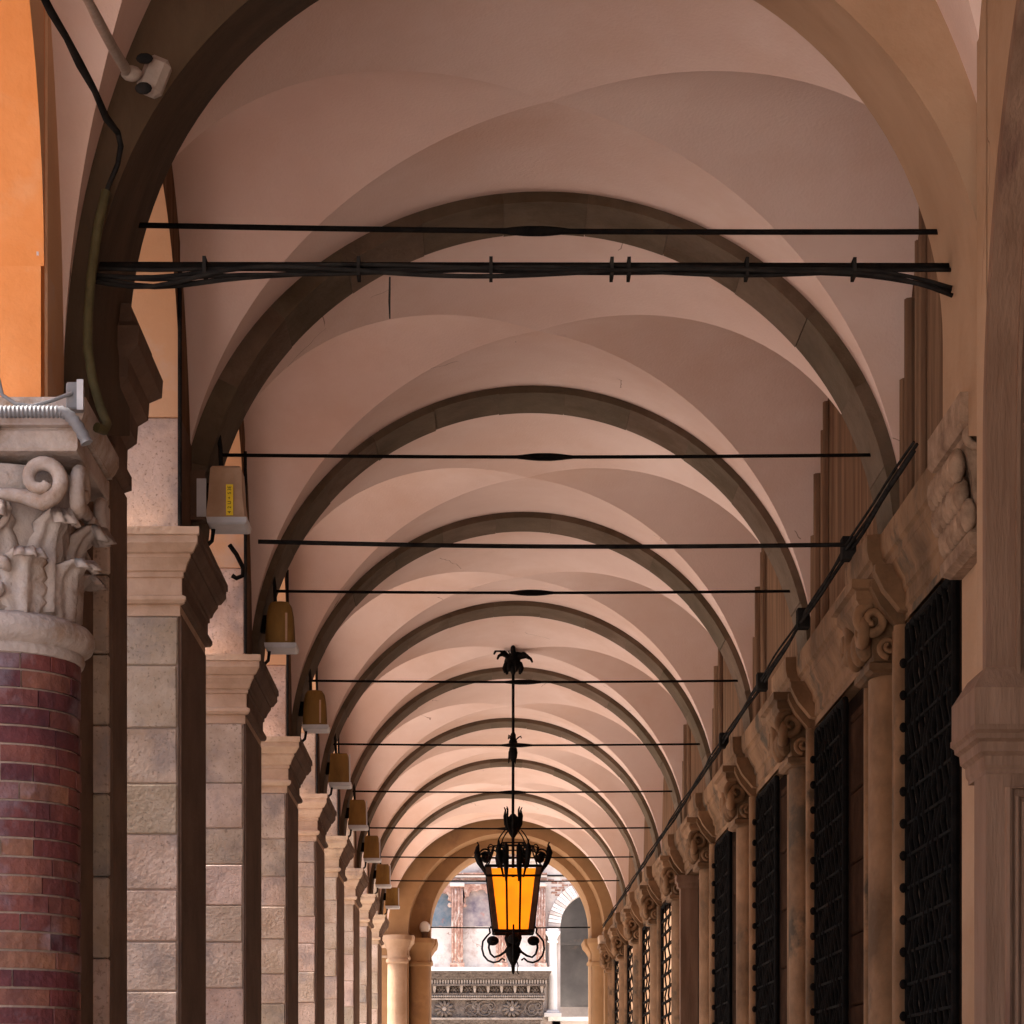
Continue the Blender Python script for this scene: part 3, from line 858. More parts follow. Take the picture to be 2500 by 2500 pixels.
# panelled pilaster and archivolt of the near right opening
def near_portal():
    t = thing('near_portal', 'panelled brown stone portal with moulded impost at the right edge', 'portal')
    y = D(2.50); x0 = 1.905
    MB().box(x0, 2.9, y, D(2.56), 0, 2.9).build('jamb', 'panel', t)
    # raised frame mouldings of the panel
    xa, xb = x0 + 0.085, 2.6
    for o, r in ((0.0, 0.016), (0.032, 0.010), (0.055, 0.008)):
        pts = [(xa + o, y - 0.004, 0.0), (xa + o, y - 0.004, 2.83 - o), (xb - o, y - 0.004, 2.83 - o)]
        MB().tube(pts, r, 8).build('panel_moulding', 'panel', t, smooth=40)
    MB().tube([(xa + 0.13, y, 0), (xa + 0.13, y, 2.70), (xb, y, 2.70)], 0.012, 8).build('panel_moulding', 'panel', t)
    for zc in (2.46, 1.98):
        for i in range(6):
            MB().box(xa + 0.15, xa + 0.21, y - 0.012, y + 0.01, zc - i * 0.034, zc - i * 0.034 + 0.018).build('relief_bar', 'panel', t)
    pr = [(0.004, 2.885), (0.004, 2.90), (0.012, 2.915), (0.014, 2.95), (0.03, 2.965), (0.033, 3.0), (0.048, 3.012), (0.05, 3.03), (0.062, 3.042), (0.062, 3.062)]
    MB().rects(x0 + 0.003, 2.9, y - 0.0, D(2.59), pr).build('impost', 'panel', t)
    MB().rects(x0, 2.9, y, D(2.59), [(0.055, 3.0622), (0.055, 3.20), (0.004, 3.285), (-0.03, 3.29)]).build('impost_block', 'panel', t)
    # archivolt: the jamb goes on upward and bends over towards the camera
    yc, rad, zs = D(2.50) - 1.5, 1.5, 4.1
    def band(xs, dr, name):
        v, f = [], []
        path = [(y, 3.24)] + [(yc + rad * cos(a), zs + rad * 1.25 * sin(a)) for a in [pi / 2 * i / 24 for i in range(25)]]
        path += [(yc - rad * sin(a), zs + rad * 1.25 * cos(a)) for a in [pi / 2 * i / 24 for i in range(1, 25)]]
        nrm = []
        for i in range(len(path)):
            p0 = path[max(0, i - 1)]; p1 = path[min(len(path) - 1, i + 1)]
            tx, tz = p1[0] - p0[0], p1[1] - p0[1]; l = sqrt(tx * tx + tz * tz)
            nrm.append((tz / l, -tx / l))
        for (py, pz), (ny, nz) in zip(path, nrm):
            v += [(xs[0], py - ny * dr, pz - nz * dr), (xs[1], py - ny * dr, pz - nz * dr), (xs[1], py + ny * .06, pz + nz * .06), (xs[0], py + ny * .06, pz + nz * .06)]
        for i in range(len(path) - 1):
            o = 4 * i; p = o + 4
            f += [(o, o + 1, p + 1, p), (o + 3, p + 3, p + 2, o + 2), (o, p, p + 3, o + 3), (o + 1, o + 2, p + 2, p + 1)]
        mesh_obj(name, v, f, 'panel', t, smooth=35)
    band((x0, 2.9), 0.0, 'archivolt')
    band((x0 + 0.11, x0 + 0.125), 0.02, 'archivolt_roll')
    band((x0 + 0.14, x0 + 0.15), 0.012, 'archivolt_roll')
    band((x0 + 0.17, x0 + 0.30), 0.018, 'archivolt_roll')
    # wall around the opening
    v, f = [], []
    n = 40
    pts = [(yc + (rad + .02) * cos(pi * i / n), zs + (rad + .02) * 1.25 * sin(pi * i / n)) for i in range(n + 1)]
    for py, pz in pts: v += [(x0 + .006, py, pz), (x0 + .006, py, 7.6)]
    for i in range(n): f.append((2 * i, 2 * i + 1, 2 * i + 3, 2 * i + 2))
    k = len(v)
    v += [(x0 + .006, D(2.5) + .01, 3.28), (x0 + .006, D(2.555), 3.28), (x0 + .006, D(2.555), 7.6), (x0 + .006, D(2.5) + .01, 7.6)]
    f.append((k, k + 1, k + 2, k + 3))
    mesh_obj('wall_face', v, f, 'tanplaster', t)
    return t
near_portal()
t = thing('near_right_wall', 'brown wall on the right beside and behind the camera', 'wall')
MB().box(1.9, 3.4, D(-1.2), D(1.5), 0, 7.6).build('wall_body', 'tanplaster', t)
MB().box(2.9, 3.4, D(1.5), D(2.95), 0, 7.6).build('portal_back', 'dark', t)

# roof and building mass over the portico
t = thing('upper_building', 'upper storey of the building above the portico', 'building')
MB().box(WO, 9.0, D(-1.2), D(12.2), 8.6, 12.5).build('storey', 'ochre', t)
MB().box(XR + 1.01, 9.0, D(-1.2), D(12.2), 0, 8.6).build('rear_mass', 'ochre', t)
MB().box(XL, XR + 1.0, D(-1.2), D(12.0), 7.3, 7.5).build('floor_slab', 'ochre', t)

t = thing('shade_building', 'unseen plastered building added across the street on the left for shade', 'building')  # out of view, added to shade the near bays
MB().box(-16, -9.2, 1.6, 16.5, 0, 10.2).build('wall', 'ochre', t)
MB().box(-16.3, -8.8, 1.3, 16.8, 10.2, 10.6).build('eaves', 'roof', t)
for fl in range(2):
    for i in range(4):
        yy = 3.2 + i * 3.0; zz = 1.4 + fl * 3.4
        w = MB().box(-9.2, -9.12, yy - .65, yy + .65, zz - .1, zz + 2.0).build('window', 'fwall', t)
        MB().box(-9.12, -9.10, yy - .5, yy + .5, zz + .05, zz + 1.85).build('shutter', 'inner', w)

# ------------------------------------------------------------------ end arch
t = thing('end_arch', 'tan stepped arch closing the far end of the portico', 'arch')
def arch_wall(name, y0, y1, cx, cz, r, m, xa, xb, top):
    n = 40
    pts = [(cx + r, 0)] + [(cx + r * cos(pi * i / n), cz + r * sin(pi * i / n)) for i in range(n + 1)] + [(cx - r, 0)]
    v, f = [], []
    for x, z in pts:
        q = Vector((x - cx, z - cz)); 
        if z <= cz + 1e-6: e = (xb if x > cx else xa, z)
        else:
            s = max((q.x / (xb - cx)) if q.x > 0 else (q.x / (xa - cx)), q.y / (top - cz))
            e = (cx + q.x / s, cz + q.y / s)
        v += [(x, y0, z), (x, y1, z), (e[0], y0, e[1]), (e[0], y1, e[1])]
    for i in range(len(pts) - 1):
        o = 4 * i; p = o + 4
        f += [(o, o + 2, p + 2, p), (o + 1, p + 1, p + 3, o + 3), (o, p, p + 1, o + 1)]
    # fill the two top corners
    k = len(v)
    v += [(xa, y0, top), (xb, y0, top), (xa, y1, top), (xb, y1, top)]
    mesh_obj(name, v, f, m, t, smooth=30)
arch_wall('outer_order', D(11.84), D(12.06), 0.45, 4.86, 1.76, 'endbrown', -2.42, 3.4, 8.6)
arch_wall('inner_order', D(12.06), D(12.42), 0.535, 5.0, 1.47, 'endbrown', -2.42, 3.4, 8.6)
for xx0, xx1 in ((-2.0, 0.45 - 1.76), (0.45 + 1.76, 3.0)):
    MB().rects(xx0, xx1, D(11.845), D(12.05), [(0, 4.38), (0.03, 4.40), (0.03, 4.43), (0.008, 4.44), (0.008, 4.55), (0.05, 4.62), (0.10, 4.68), (0.11, 4.76), (0.11, CAPZ)]).build('capital', 'cap_stone', t)
for xx0, xx1 in ((-2.0, 0.535 - 1.47), (0.535 + 1.47, 3.0)):
    MB().rects(xx0, xx1, D(12.10), D(12.38), [(0, 4.36), (0.035, 4.38), (0.035, 4.42), (0.008, 4.43), (0.008, 4.53), (0.06, 4.62), (0.11, 4.68), (0.13, 4.76), (0.13, CAPZ)]).build('capital', 'endbrown', t)

for xc, yc_, rc, m_ in ((-1.50, D(11.84) - .06, .175, 'endtan'), (-1.125, D(12.06) - .04, .185, 'endbrown'), (2.205, D(12.06) - .04, .185, 'endbrown')):
    MB().lathe([(rc * 1.05, 0), (rc * 1.04, 1.5), (rc, 4.30)], xc, yc_, 24).build('column', m_, t, smooth=40)
    MB().lathe([(rc, 4.28), (rc * 1.12, 4.30), (rc * 1.16, 4.33), (rc * 1.12, 4.36), (rc * 1.02, 4.375), (rc * 1.04, 4.52), (rc * 1.2, 4.58), (rc * 1.42, 4.68), (rc * 1.5, 4.70), (rc * 1.5, 4.785), (rc, 4.786)], xc, yc_, 24).build('column_capital', m_, t, smooth=30)

# ------------------------------------------------------------------ tie rods
def tie(d, z, x0, x1, label, r=0.0105, slope=0.0, turn=True):
    t = thing('tie_rod', label, 'tie rod', group='iron tie rods across the arches')
    cx = (x0 + x1) / 2 - 0.0
    pts = [(x0 + (x1 - x0) * i / 24, D(d), z + slope * (i / 24 - .5) - 0.012 * sin(pi * i / 24)) for i in range(25)]
    MB().tube(pts, r, 8).build('rod', 'iron', t)
    if turn:
        q = [(cx + (i - 5) / 5 * 0.16, D(d), z - 0.012) for i in range(11)]
        MB().tube(q, [0.011, 0.014, 0.018, 0.021, 0.023, 0.023, 0.023, 0.021, 0.018, 0.014, 0.011], 8).build('turnbuckle', 'iron', t, smooth=True)
    return t
def rib_half(z): return sqrt(RIBR ** 2 - (z - ACZ) ** 2)
for n in range(1, NARCH):
    z = 5.42
    h = rib_half(z)
    tie(arch_d(n), z, ACX - h - .02, ACX + h + .02, '%s thin iron tie rod across the portico, counted beyond the cable bundle' % ORD[n - 1])
tie(2.88, 5.45, -1.56, 2.03, 'slightly slanting iron tie rod just above the cable bundle', 0.0125, -0.03)
h = sqrt(1.47 ** 2 - 0.05 ** 2)
tie(12.2, 5.04, 0.535 - h - .03, 0.535 + h + .03, 'iron tie rod across the far end arch in front of the courtyard', 0.012, 0, False)

# cable bundle across the thick arch
t = thing('cable_bundle', 'bundle of black cables strapped along a rod across the thick arch', 'cable')
def bundle(q, dy=0.0, dz=0.0):
    # runs from the near edge of the left soffit to the deeper side of the right one
    return (-1.58 + 3.6 * q, D(2.64 + 0.21 * q) + dy, 4.985 + 0.265 * q + dz)
MB().tube([bundle(i / 40, .02) for i in range(41)], 0.019, 8).build('rod', 'iron', t, smooth=True)
for k, (oz, r, sg) in enumerate(((-0.040, 0.011, 0.055), (-0.026, 0.009, 0.03), (-0.050, 0.010, 0.085), (-0.02, 0.008, 0.02), (-0.042, 0.008, 0.045))):
    pts = []
    for i in range(41):
        q = i / 40
        sag = sg * math.exp(-((q - 0.07) / 0.07) ** 2) + 0.012 * sin(q * 9 + k * 1.7)
        dz = oz * (0.75 + .25 * sin(q * 14 + k)) - sag * .8
        if q > 0.86 and k < 3: dz -= (q - 0.86) ** 2 * 5.5 * (0.6 + .2 * k)
        pts.append(bundle(q, -0.015 * (k % 3), dz))
    MB().tube(pts, r, 8).build('cable', 'cable', t, smooth=True)
for q in (0.13, 0.30, 0.45, 0.59, 0.61, 0.75, 0.88):
    x, y_, z_ = bundle(q)
    MB().box(x - 0.007, x + 0.007, y_ - 0.034, y_ + 0.045, z_ - .055, z_ + .023).build('strap', 'cable', t)
x, y_, z_ = bundle(0.335)
MB().tube([(x, y_, z_ - .05), (x - .002, y_, z_ - .15), (x, y_, z_ - .22)], [0.004, 0.005, 0.003], 6).build('loose_end', 'cable', t)

# cable running along the right cornice, and the cross cable
t = thing('cornice_cable', 'black cables lying along the top of the right cornice', 'cable')
for k in range(3):
    pts = []
    for i in range(160):
        d = 3.3 + 8.4 * i / 159
        w = sin(d * 5.3 + k * 2) * 0.014 + sin(d * 13.7 + k) * 0.008
        pts.append((2.16 - 0.006 * k + w, D(d), 4.905 + 0.018 * k + w * 0.8))
    MB().tube(pts, 0.012 - 0.002 * k, 6).build('cable', 'cable', t, smooth=True)
for d in (3.9, 4.45, 5.1, 5.9):
    MB().box(2.12, 2.2, D(d) - 0.05, D(d) + 0.05, 4.86, 4.99).build('clip_box', 'cable', t)
o = MB().tube([(-1.30 + 3.47 * i / 30, D(3.86 + 0.02 * i / 30), 4.935 - 0.02 * sin(pi * i / 30)) for i in range(31)], 0.013, 8).build('cross_cable', 'cable')
tag(o, 'single black cable crossing from the labelled wall lamp to the right cornice', 'cable')

# ------------------------------------------------------------------ wall lamps on the piers
def wall_lamp(n, label, first=False):
    d = 3.79 + (n - 1)
    t = thing('wall_lamp', label, 'lamp', group='boxy wall lamps above the pier capitals')
    y = D(d); x0, x1 = -1.55, -1.335
    body = 'lamptan' if first else 'lampbrown'
    if n >= 4:
        MB().box(x1 - 0.012, x1 + 0.0, y - 0.115, y - 0.10, 4.985, 5.27).build('edge_strip', 'white', t)
    if first or n >= 4:
        MB().rects(x0, x1 - 0.02, y - 0.10, y + 0.10, [(0.012, 4.985), (0.010, 5.02), (0.0, 5.10), (-0.006, 5.22), (-0.010, 5.27), (-0.02, 5.285)]).build('housing', body, t)
    else:
        hm = MB(); nn = 28; lv = [(1.08, 4.985), (1.07, 5.03), (1.03, 5.12), (0.97, 5.2), (0.86, 5.26), (0.66, 5.29), (0.3, 5.3)]
        for sc_, z_ in lv:
            for q_ in range(nn):
                a_ = 2 * pi * q_ / nn
                ex = lambda v_: (abs(v_) ** 0.45) * (1 if v_ > 0 else -1)
                hm.v.append(((x0 + x1) / 2 - .01 + 0.098 * sc_ * ex(cos(a_)), y + 0.10 * sc_ * ex(sin(a_)), z_))
        for r_ in range(len(lv) - 1):
            for q_ in range(nn):
                hm.f.append((r_ * nn + q_, r_ * nn + (q_ + 1) % nn, (r_ + 1) * nn + (q_ + 1) % nn, (r_ + 1) * nn + q_))
        hm.f.append(tuple(range(nn))); hm.f.append(tuple((len(lv) - 1) * nn + q_ for q_ in range(nn)))
        hm.build('housing', body, t, smooth=50)
        MB().box((x0 + x1) / 2 + .035, (x0 + x1) / 2 + .049, y - 0.112, y - 0.10, 5.0, 5.2).build('seam', 'lamptan', t)
    MB().box(XL + 0.0, x0 + 0.02, y - 0.03, y + 0.03, 5.08, 5.20).build('bracket', 'iron', t)
    MB().rects(x0 + .01, x1 - .01, y - 0.11, y + 0.11, [(0.0, 4.945), (0.014, 4.955), (0.018, 4.983)]).build('glass_tray', 'white', t)
    MB().tube([(x0 + 0.06, y + 0.02, 5.28), (x0 + 0.055, y + 0.02, 5.42), (x0 + 0.03, y + .02, 5.60)], 0.013, 8).build('conduit', 'cable', t)
    MB().tube([(x0 + 0.02, y, 4.96), (x0 + .01, y, 4.88), (XL + .02, y + .02, 4.80)], 0.012, 8).build('lead', 'cable', t)
    if first:
        MB().box(-1.665, -1.565, y - 0.12, y - 0.02, 4.97, 5.25).build('control_box', 'inner', t)
        MB().box(-1.612, -1.558, y - 0.128, y - 0.1205, 4.985, 5.20).build('label_plate', 'white', t)
        MB().box(-1.447, -1.407, y - 0.116, y - 0.1125, 4.995, 5.17).build('sticker', 'yellow', t)
        glyphs = ['4', '2', 'U', '+', 'S', '3E']
        for i, g in enumerate(glyphs):
            cu = bpy.data.curves.new('sticker_lettering', 'FONT')
            cu.body = g; cu.size = 0.028; cu.align_x = 'CENTER'; cu.align_y = 'CENTER'; cu.extrude = 0.0005
            tmp = bpy.data.objects.new('lettering_curve', cu)
            me_ = bpy.data.meshes.new_from_object(tmp)
            bpy.data.objects.remove(tmp)
            me_.materials.clear(); me_.materials.append(M['ink'])
            ob = bpy.data.objects.new('sticker_lettering', me_)
            ob.rotation_euler = (radians(90), radians(-90), 0)
            ob.location = (-1.427, y - 0.1175, 5.012 + i * 0.027)
            link(ob, t)
    return t
for n in range(1, 9):
    wall_lamp(n, ('tan wall lamp with yellow sticker above the first pier capital' if n == 1 else
                  '%s amber-brown wall lamp along the left piers, counted from the labelled one' % ORD[n - 1]), n == 1)
# bare bulb on the end capital
t = thing('bare_bulb', 'bare white bulb on the left capital of the far end arch', 'bulb')
bx = -1.03; by = D(12.06)
MB().ball((bx, by, 5.0), 0.10, 16, 12, 1, 1, 1.15).build('glass', 'bulb', t, smooth=True)
MB().lathe([(0.05, 4.79), (0.055, 4.86), (0.07, 4.92), (0.05, 4.93)], bx, by, 14).build('socket', 'inner', t, smooth=True)

# ------------------------------------------------------------------ hanging lantern
def lantern():
    cx, cy = 0.353, D(7.34)
    t = thing('hanging_lantern', 'wrought-iron lantern with amber glass, its backlight painted as glow, hanging on a long rod', 'lantern')
    k = D(7.34) / F / 1932.0
    Z = lambda y: EYE + (2102 - y) * k
    X = lambda x: cx + (x - 968) * k
    MB().tube([(cx, cy, Z(1228)), (cx, cy, Z(1400)), (cx - .002, cy, Z(1540)), (cx, cy, Z(1700))], 0.016, 8).build('rod', 'iron', t, smooth=True)
    # ceiling flower
    fl = MB().lathe([(0.012, Z(1275)), (0.045, Z(1263)), (0.075, Z(1253)), (0.085, Z(1241)), (0.05, Z(1235)), (0.01, Z(1229))], cx, cy, 14).build('ceiling_flower', 'iron', t, smooth=True)
    for j in range(7):
        a = 2 * pi * j / 7 + 0.2
        up = 0.11 if j % 2 else 0.02
        pts = [(cx + cos(a) * r, cy + sin(a) * r, Z(1245) + h) for r, h in ((0.03, 0), (0.09, 0.03 + up * .4), (0.15, 0.03 + up * .8), (0.20, up), (0.22, up - 0.04))]
        MB().tube(pts, [0.02, 0.03, 0.026, 0.016, 0.010], 6).build('flower_leaf', 'iron', fl, smooth=True)
        pts = [(cx + cos(a + .4) * r, cy + sin(a + .4) * r, Z(1248) + h) for r, h in ((0.03, 0), (0.08, -0.03), (0.10, -0.08), (0.09, -0.13))]
        MB().tube(pts, [0.02, 0.03, 0.026, 0.014], 6).build('flower_leaf', 'iron', fl, smooth=True)
    MB().tube([(cx - .02, cy, Z(1241)), (cx - .05, cy, Z(1229)), (cx - .01, cy, Z(1219)), (cx + .03, cy, Z(1225)), (cx + .0, cy, Z(1239))], 0.008, 6).build('hook', 'iron', t)
    # knop halfway
    kn = MB().lathe([(0.018, Z(1382)), (0.03, Z(1386)), (0.032, Z(1395)), (0.045, Z(1398)), (0.05, Z(1404)), (0.03, Z(1408)), (0.042, Z(1412)), (0.05, Z(1420)), (0.042, Z(1430)), (0.02, Z(1436))], cx, cy, 12).build('knop', 'iron', t, smooth=True)
    for a in (0.0, 2.2, 4.1):
        pts = [(cx + cos(a) * r, cy + sin(a) * r, z) for r, z in ((0.03, Z(1396)), (0.06, Z(1391)), (0.085, Z(1389)), (0.09, Z(1393)))]
        MB().tube(pts, 0.008, 6).build('knop_leaf', 'iron', kn)
        pts = [(cx + cos(a + 1) * r, cy + sin(a + 1) * r, z) for r, z in ((0.04, Z(1418)), (0.045, Z(1430)), (0.05, Z(1440)))]
        MB().tube(pts, [0.014, 0.012, 0.005], 6).build('knop_leaf', 'iron', kn)
    # leaf crown on the rod
    cr = MB().lathe([(0.02, Z(1580)), (0.05, Z(1572)), (0.075, Z(1556)), (0.06, Z(1543)), (0.025, Z(1536))], cx, cy, 12).build('crown', 'iron', t, smooth=True)
    for j in range(8):
        a = 2 * pi * j / 8
        pts = [(cx + cos(a) * r, cy + sin(a) * r, z) for r, z in ((0.05, Z(1568)), (0.085, Z(1555)), (0.095, Z(1540)), (0.085, Z(1528)), (0.10, Z(1523)))]
        MB().tube(pts, [0.016, 0.02, 0.017, 0.010, 0.006], 6).build('crown_leaf', 'iron', cr, smooth=True)
    # hoops under the crown
    for a in (0, pi / 2, pi, 3 * pi / 2):
        for r0, r1 in ((0.09, 0.17), (0.05, 0.125)):
            pts = [(cx + cos(a) * (r0 + (r1 - r0) * sin(q * pi / 2)), cy + sin(a) * (r0 + (r1 - r0) * sin(q * pi / 2)), Z(1566) - (Z(1566) - Z(1592)) * q) for q in [i / 8 for i in range(9)]]
            MB().tube(pts, 0.008, 6).build('hoop', 'iron', t, smooth=True)
    # gallery and roof frame
    def square(r, z, rad, name):
        pts = [(cx - r, cy - r, z), (cx + r, cy - r, z), (cx + r, cy + r, z), (cx - r, cy + r, z), (cx - r, cy - r, z)]
        m_ = MB()
        for i in range(4): m_.tube([pts[i], pts[i + 1]], rad, 6)
        m_.build(name, 'iron', t)
    square(0.125, Z(1592), 0.008, 'gallery_rail')
    square(0.215, Z(1600), 0.008, 'gallery_rail')
    square(0.30, Z(1639), 0.018, 'top_rail')
    square(0.29, Z(1657), 0.014, 'middle_rail')
    square(0.215, Z(1759), 0.020, 'bottom_rail')
    for sx in (-1, 1):
        for sy in (-1, 1):
            pts = [(cx + sx * .125, cy + sy * .125, Z(1592)), (cx + sx * .17, cy + sy * .17, Z(1606)), (cx + sx * .215, cy + sy * .215, Z(1600)), (cx + sx * .30, cy + sy * .30, Z(1639))]
            MB().tube(pts, 0.009, 6).build('roof_bar', 'iron', t, smooth=True)
            # corner posts, broad sheet-iron angles
            top, bot = (0.30, Z(1640)), (0.215, Z(1759))
            w = 0.055
            for ax in (0, 1):
                v = []
                for r, z in (top, bot):
                    for q in (0, w):
                        for e in (0.0, 0.012):
                            if ax == 0: v.append((cx + sx * (r - q), cy + sy * (r + 0.006 - e), z))
                            else: v.append((cx + sx * (r + 0.006 - e), cy + sy * (r - q), z))
                f = [(0, 2, 6, 4), (1, 5, 7, 3), (0, 4, 5, 1), (2, 3, 7, 6), (0, 1, 3, 2), (4, 6, 7, 5)]
                mesh_obj('corner_post', v, f, 'lampiron', t)
    # glass panes
    for ax in (0, 1):
        for s in (-1, 1):
            for ztop, zbot, rt, rb in ((Z(1643), Z(1655), 0.296, 0.290), (Z(1660), Z(1756), 0.284, 0.216)):
                v = []
                for r, z in ((rt, ztop), (rb, zbot)):
                    for e in (0.0, 0.005):
                        for q in (-1, 1):
                            ww = r - 0.04
                            if ax == 0: v.append((cx + q * ww, cy + s * (r - 0.012 - e), z))
                            else: v.append((cx + s * (r - 0.012 - e), cy + q * ww, z))
                f = [(0, 1, 5, 4), (2, 6, 7, 3), (0, 4, 6, 2), (1, 3, 7, 5), (0, 2, 3, 1), (4, 5, 7, 6)]
                mesh_obj('glass_pane', v, f, 'amber', t)
            for q in (-0.075, 0.075):
                if ax == 0: pts = [(cx + q * 1.05, cy + s * 0.302, Z(1640)), (cx + q * .9, cy + s * 0.222, Z(1759))]
                else: pts = [(cx + s * 0.302, cy + q * 1.05, Z(1640)), (cx + s * 0.222, cy + q * .9, Z(1759))]
                MB().tube(pts, 0.014, 6).build('glazing_bar', 'iron', t)
    # leaf spikes and scrolls around the top
    for j in range(8):
        a = 2 * pi * j / 8 + pi / 8
        for da, rr, zt in ((0, 0.40, 1598),):
            ca, sa = cos(a), sin(a)
            pts = [(cx + ca * r, cy + sa * r, Z(z)) for r, z in ((0.26, 1664), (0.31, 1652), (0.36, 1638), (0.41, 1624), (0.435, 1612), (0.425, 1602), (0.415, 1597), (0.43, 1592))]
            MB().tube(pts, [0.010, 0.012, 0.016, 0.03, 0.034, 0.022, 0.010, 0.008], 8).build('leaf_spike', 'iron', t, smooth=True)
            pts = []
            for i in range(20):
                q = i / 19; b = q * 2 * pi * 1.2; r = 0.075 * (1 - .55 * q)
                pts.append((cx + ca * (0.33 + r * cos(b)), cy + sa * (0.33 + r * cos(b)), Z(1616) + r * sin(b)))
            MB().tube(pts, 0.010, 6).build('scroll', 'iron', t, smooth=True)
            MB().ball((cx + ca * 0.33, cy + sa * 0.33, Z(1618)), 0.04, 8, 6).build('scroll_leaf', 'iron', t, smooth=True)
            pts = []
            for i in range(16):
                q = i / 15; b = -q * 2 * pi * 1.1; r = 0.038 * (1 - .4 * q)
                pts.append((cx + ca * (0.27 + r * cos(b)), cy + sa * (0.27 + r * cos(b)), Z(1600) + r * sin(b)))
            MB().tube(pts, 0.007, 6).build('scroll', 'iron', t, smooth=True)
    for q in (-0.08, 0.06):
        pts = [(cx + q, cy - 0.31, Z(1668)), (cx + q, cy - 0.33, Z(1640)), (cx + q * 1.1, cy - 0.33, Z(1625)), (cx + q, cy - 0.32, Z(1605)), (cx + q, cy - 0.34, Z(1598))]
        MB().tube(pts, [0.012, 0.028, 0.036, 0.03, 0.012], 8).build('front_leaf', 'iron', t, smooth=True)
    # bottom scrolls and finial
    for j in range(4):
        a = pi / 2 * j
        ca, sa = cos(a), sin(a)
        pts = [(cx + ca * r, cy + sa * r, Z(z)) for r, z in ((0.225, 1752), (0.25, 1749), (0.262, 1753), (0.255, 1760), (0.29, 1766), (0.335, 1776), (0.345, 1790), (0.325, 1803), (0.28, 1812), (0.22, 1816), (0.16, 1814), (0.12, 1808), (0.09, 1812))]
        MB().tube(pts, 0.011, 8).build('bottom_scroll', 'iron', t, smooth=True)
        pts = [(cx + ca * r, cy + sa * r, Z(z)) for r, z in ((0.05, 1785), (0.09, 1796), (0.15, 1803), (0.21, 1806), (0.25, 1800), (0.27, 1788), (0.262, 1776), (0.235, 1770), (0.205, 1774))]
        MB().tube(pts, [0.014, 0.014, 0.013, 0.012, 0.012, 0.012, 0.012, 0.012, 0.010], 8).build('bottom_scroll', 'iron', t, smooth=True)
        MB().ball((cx + ca * 0.225, cy + sa * 0.225, Z(1775)), 0.068, 10, 8, 1, 1, .8).build('scroll_leaf', 'iron', t, smooth=True)
        a2 = a + pi / 4
        MB().tube([(cx + cos(a2) * r, cy + sin(a2) * r, Z(z)) for r, z in ((0.10, 1760), (0.095, 1770), (0.07, 1782), (0.05, 1790))], [0.012, 0.03, 0.026, 0.02], 8).build('bottom_leaf', 'iron', t, smooth=True)
    MB().lathe([(0.008, Z(1838)), (0.02, Z(1832)), (0.022, Z(1822)), (0.052, Z(1812)), (0.080, Z(1801)), (0.086, Z(1793)), (0.065, Z(1784)), (0.035, Z(1779)), (0.01, Z(1776))], cx, cy, 14).build('finial', 'iron', t, smooth=True)
    MB().tube([(cx + .04, cy, Z(1812)), (cx + .055, cy, Z(1822)), (cx + .045, cy, Z(1832)), (cx + .06, cy, Z(1838))], 0.007, 6).build('finial_leaf', 'iron', t)
    # lamp holder inside
    MB().lathe([(0.03, Z(1700)), (0.055, Z(1699)), (0.055, Z(1682)), (0.03, Z(1678)), (0.03, Z(1664)), (0.02, Z(1662))], cx, cy, 12).build('lamp_holder', 'iron', t)
    return t
M['lampiron'] = mat('rusty_sheet_iron', (0.055, 0.025, 0.014, 1), (0.10, 0.045, 0.025, 1), 9.0, 0.6, 0.3, 40)
lantern()

# ------------------------------------------------------------------ pipes, boxes and cables on the left
def tubething(name, label, cat, pts, r, m, n=8):
    o = MB().tube(pts, r, n).build(name, m, None, smooth=50)
    return tag(o, label, cat)
def Q(x, y, d, off=0.0):
    """overview measure (1932 px) at distance d -> world point"""
    k = D(d) / F / 1932.0
    return ((x - 908) * k, D(d), EYE + (2102 - y) * k)
dd = 2.56
tubething('ceiling_cable', 'thick knotted black cable descending from the top left corner', 'cable',
          [Q(70, -30, 2.2), Q(95, 20, 2.26), Q(125, 70, 2.34), Q(150, 120, 2.4), Q(178, 170, 2.46), Q(200, 222, 2.52), Q(222, 250, 2.57), Q(228, 275, 2.58), Q(222, 310, 2.60), Q(205, 350, 2.605), Q(190, 400, 2.605)], [0.013, 0.015, 0.013, 0.017, 0.013, 0.015, 0.012, 0.011, 0.010, 0.010, 0.010], 'cable')
tubething('conduit_pipe', 'pale grey conduit pipe slanting to the junction box at upper left', 'pipe',
          [Q(150, -30, 2.2), Q(170, 8, 2.25), Q(186, 40, 2.32), Q(210, 85, 2.42), Q(232, 122, 2.52), Q(240, 136, 2.55)], [0.016, 0.016, 0.019, 0.019, 0.020, 0.020], 'pipe', 12)
t = thing('junction_box', 'weathered white junction box with dark holes on the thick arch', 'box')
c = Q(262, 135, 2.55)
k = D(2.55) / F / 1932
MB().ball((c[0] - 14 * k, c[1], c[2] - 4 * k), 0.035, 12, 8, 1.2, 1, .8).build('pipe_elbow', 'pipe', t, smooth=True)
ob = bevel_box('box_body', -0.05, 0.05, -0.02, 0.05, -0.075, 0.075, 'pipe', t, 0.022)
ob.rotation_euler = (0, radians(22), 0); ob.location = (c[0] + 26 * k, c[1] + 0.03, c[2] - 0.0)
MB().ball((c[0] + 12 * k, c[1] - 0.02, c[2] + 20 * k), 0.03, 12, 6, 1.1, .4, .7).build('upper_hole', 'cable', t, smooth=True)
MB().ball((c[0] + 10 * k, c[1] - 0.02, c[2] - 36 * k), 0.03, 12, 6, 1.1, .4, .8).build('lower_hole', 'cable', t, smooth=True)
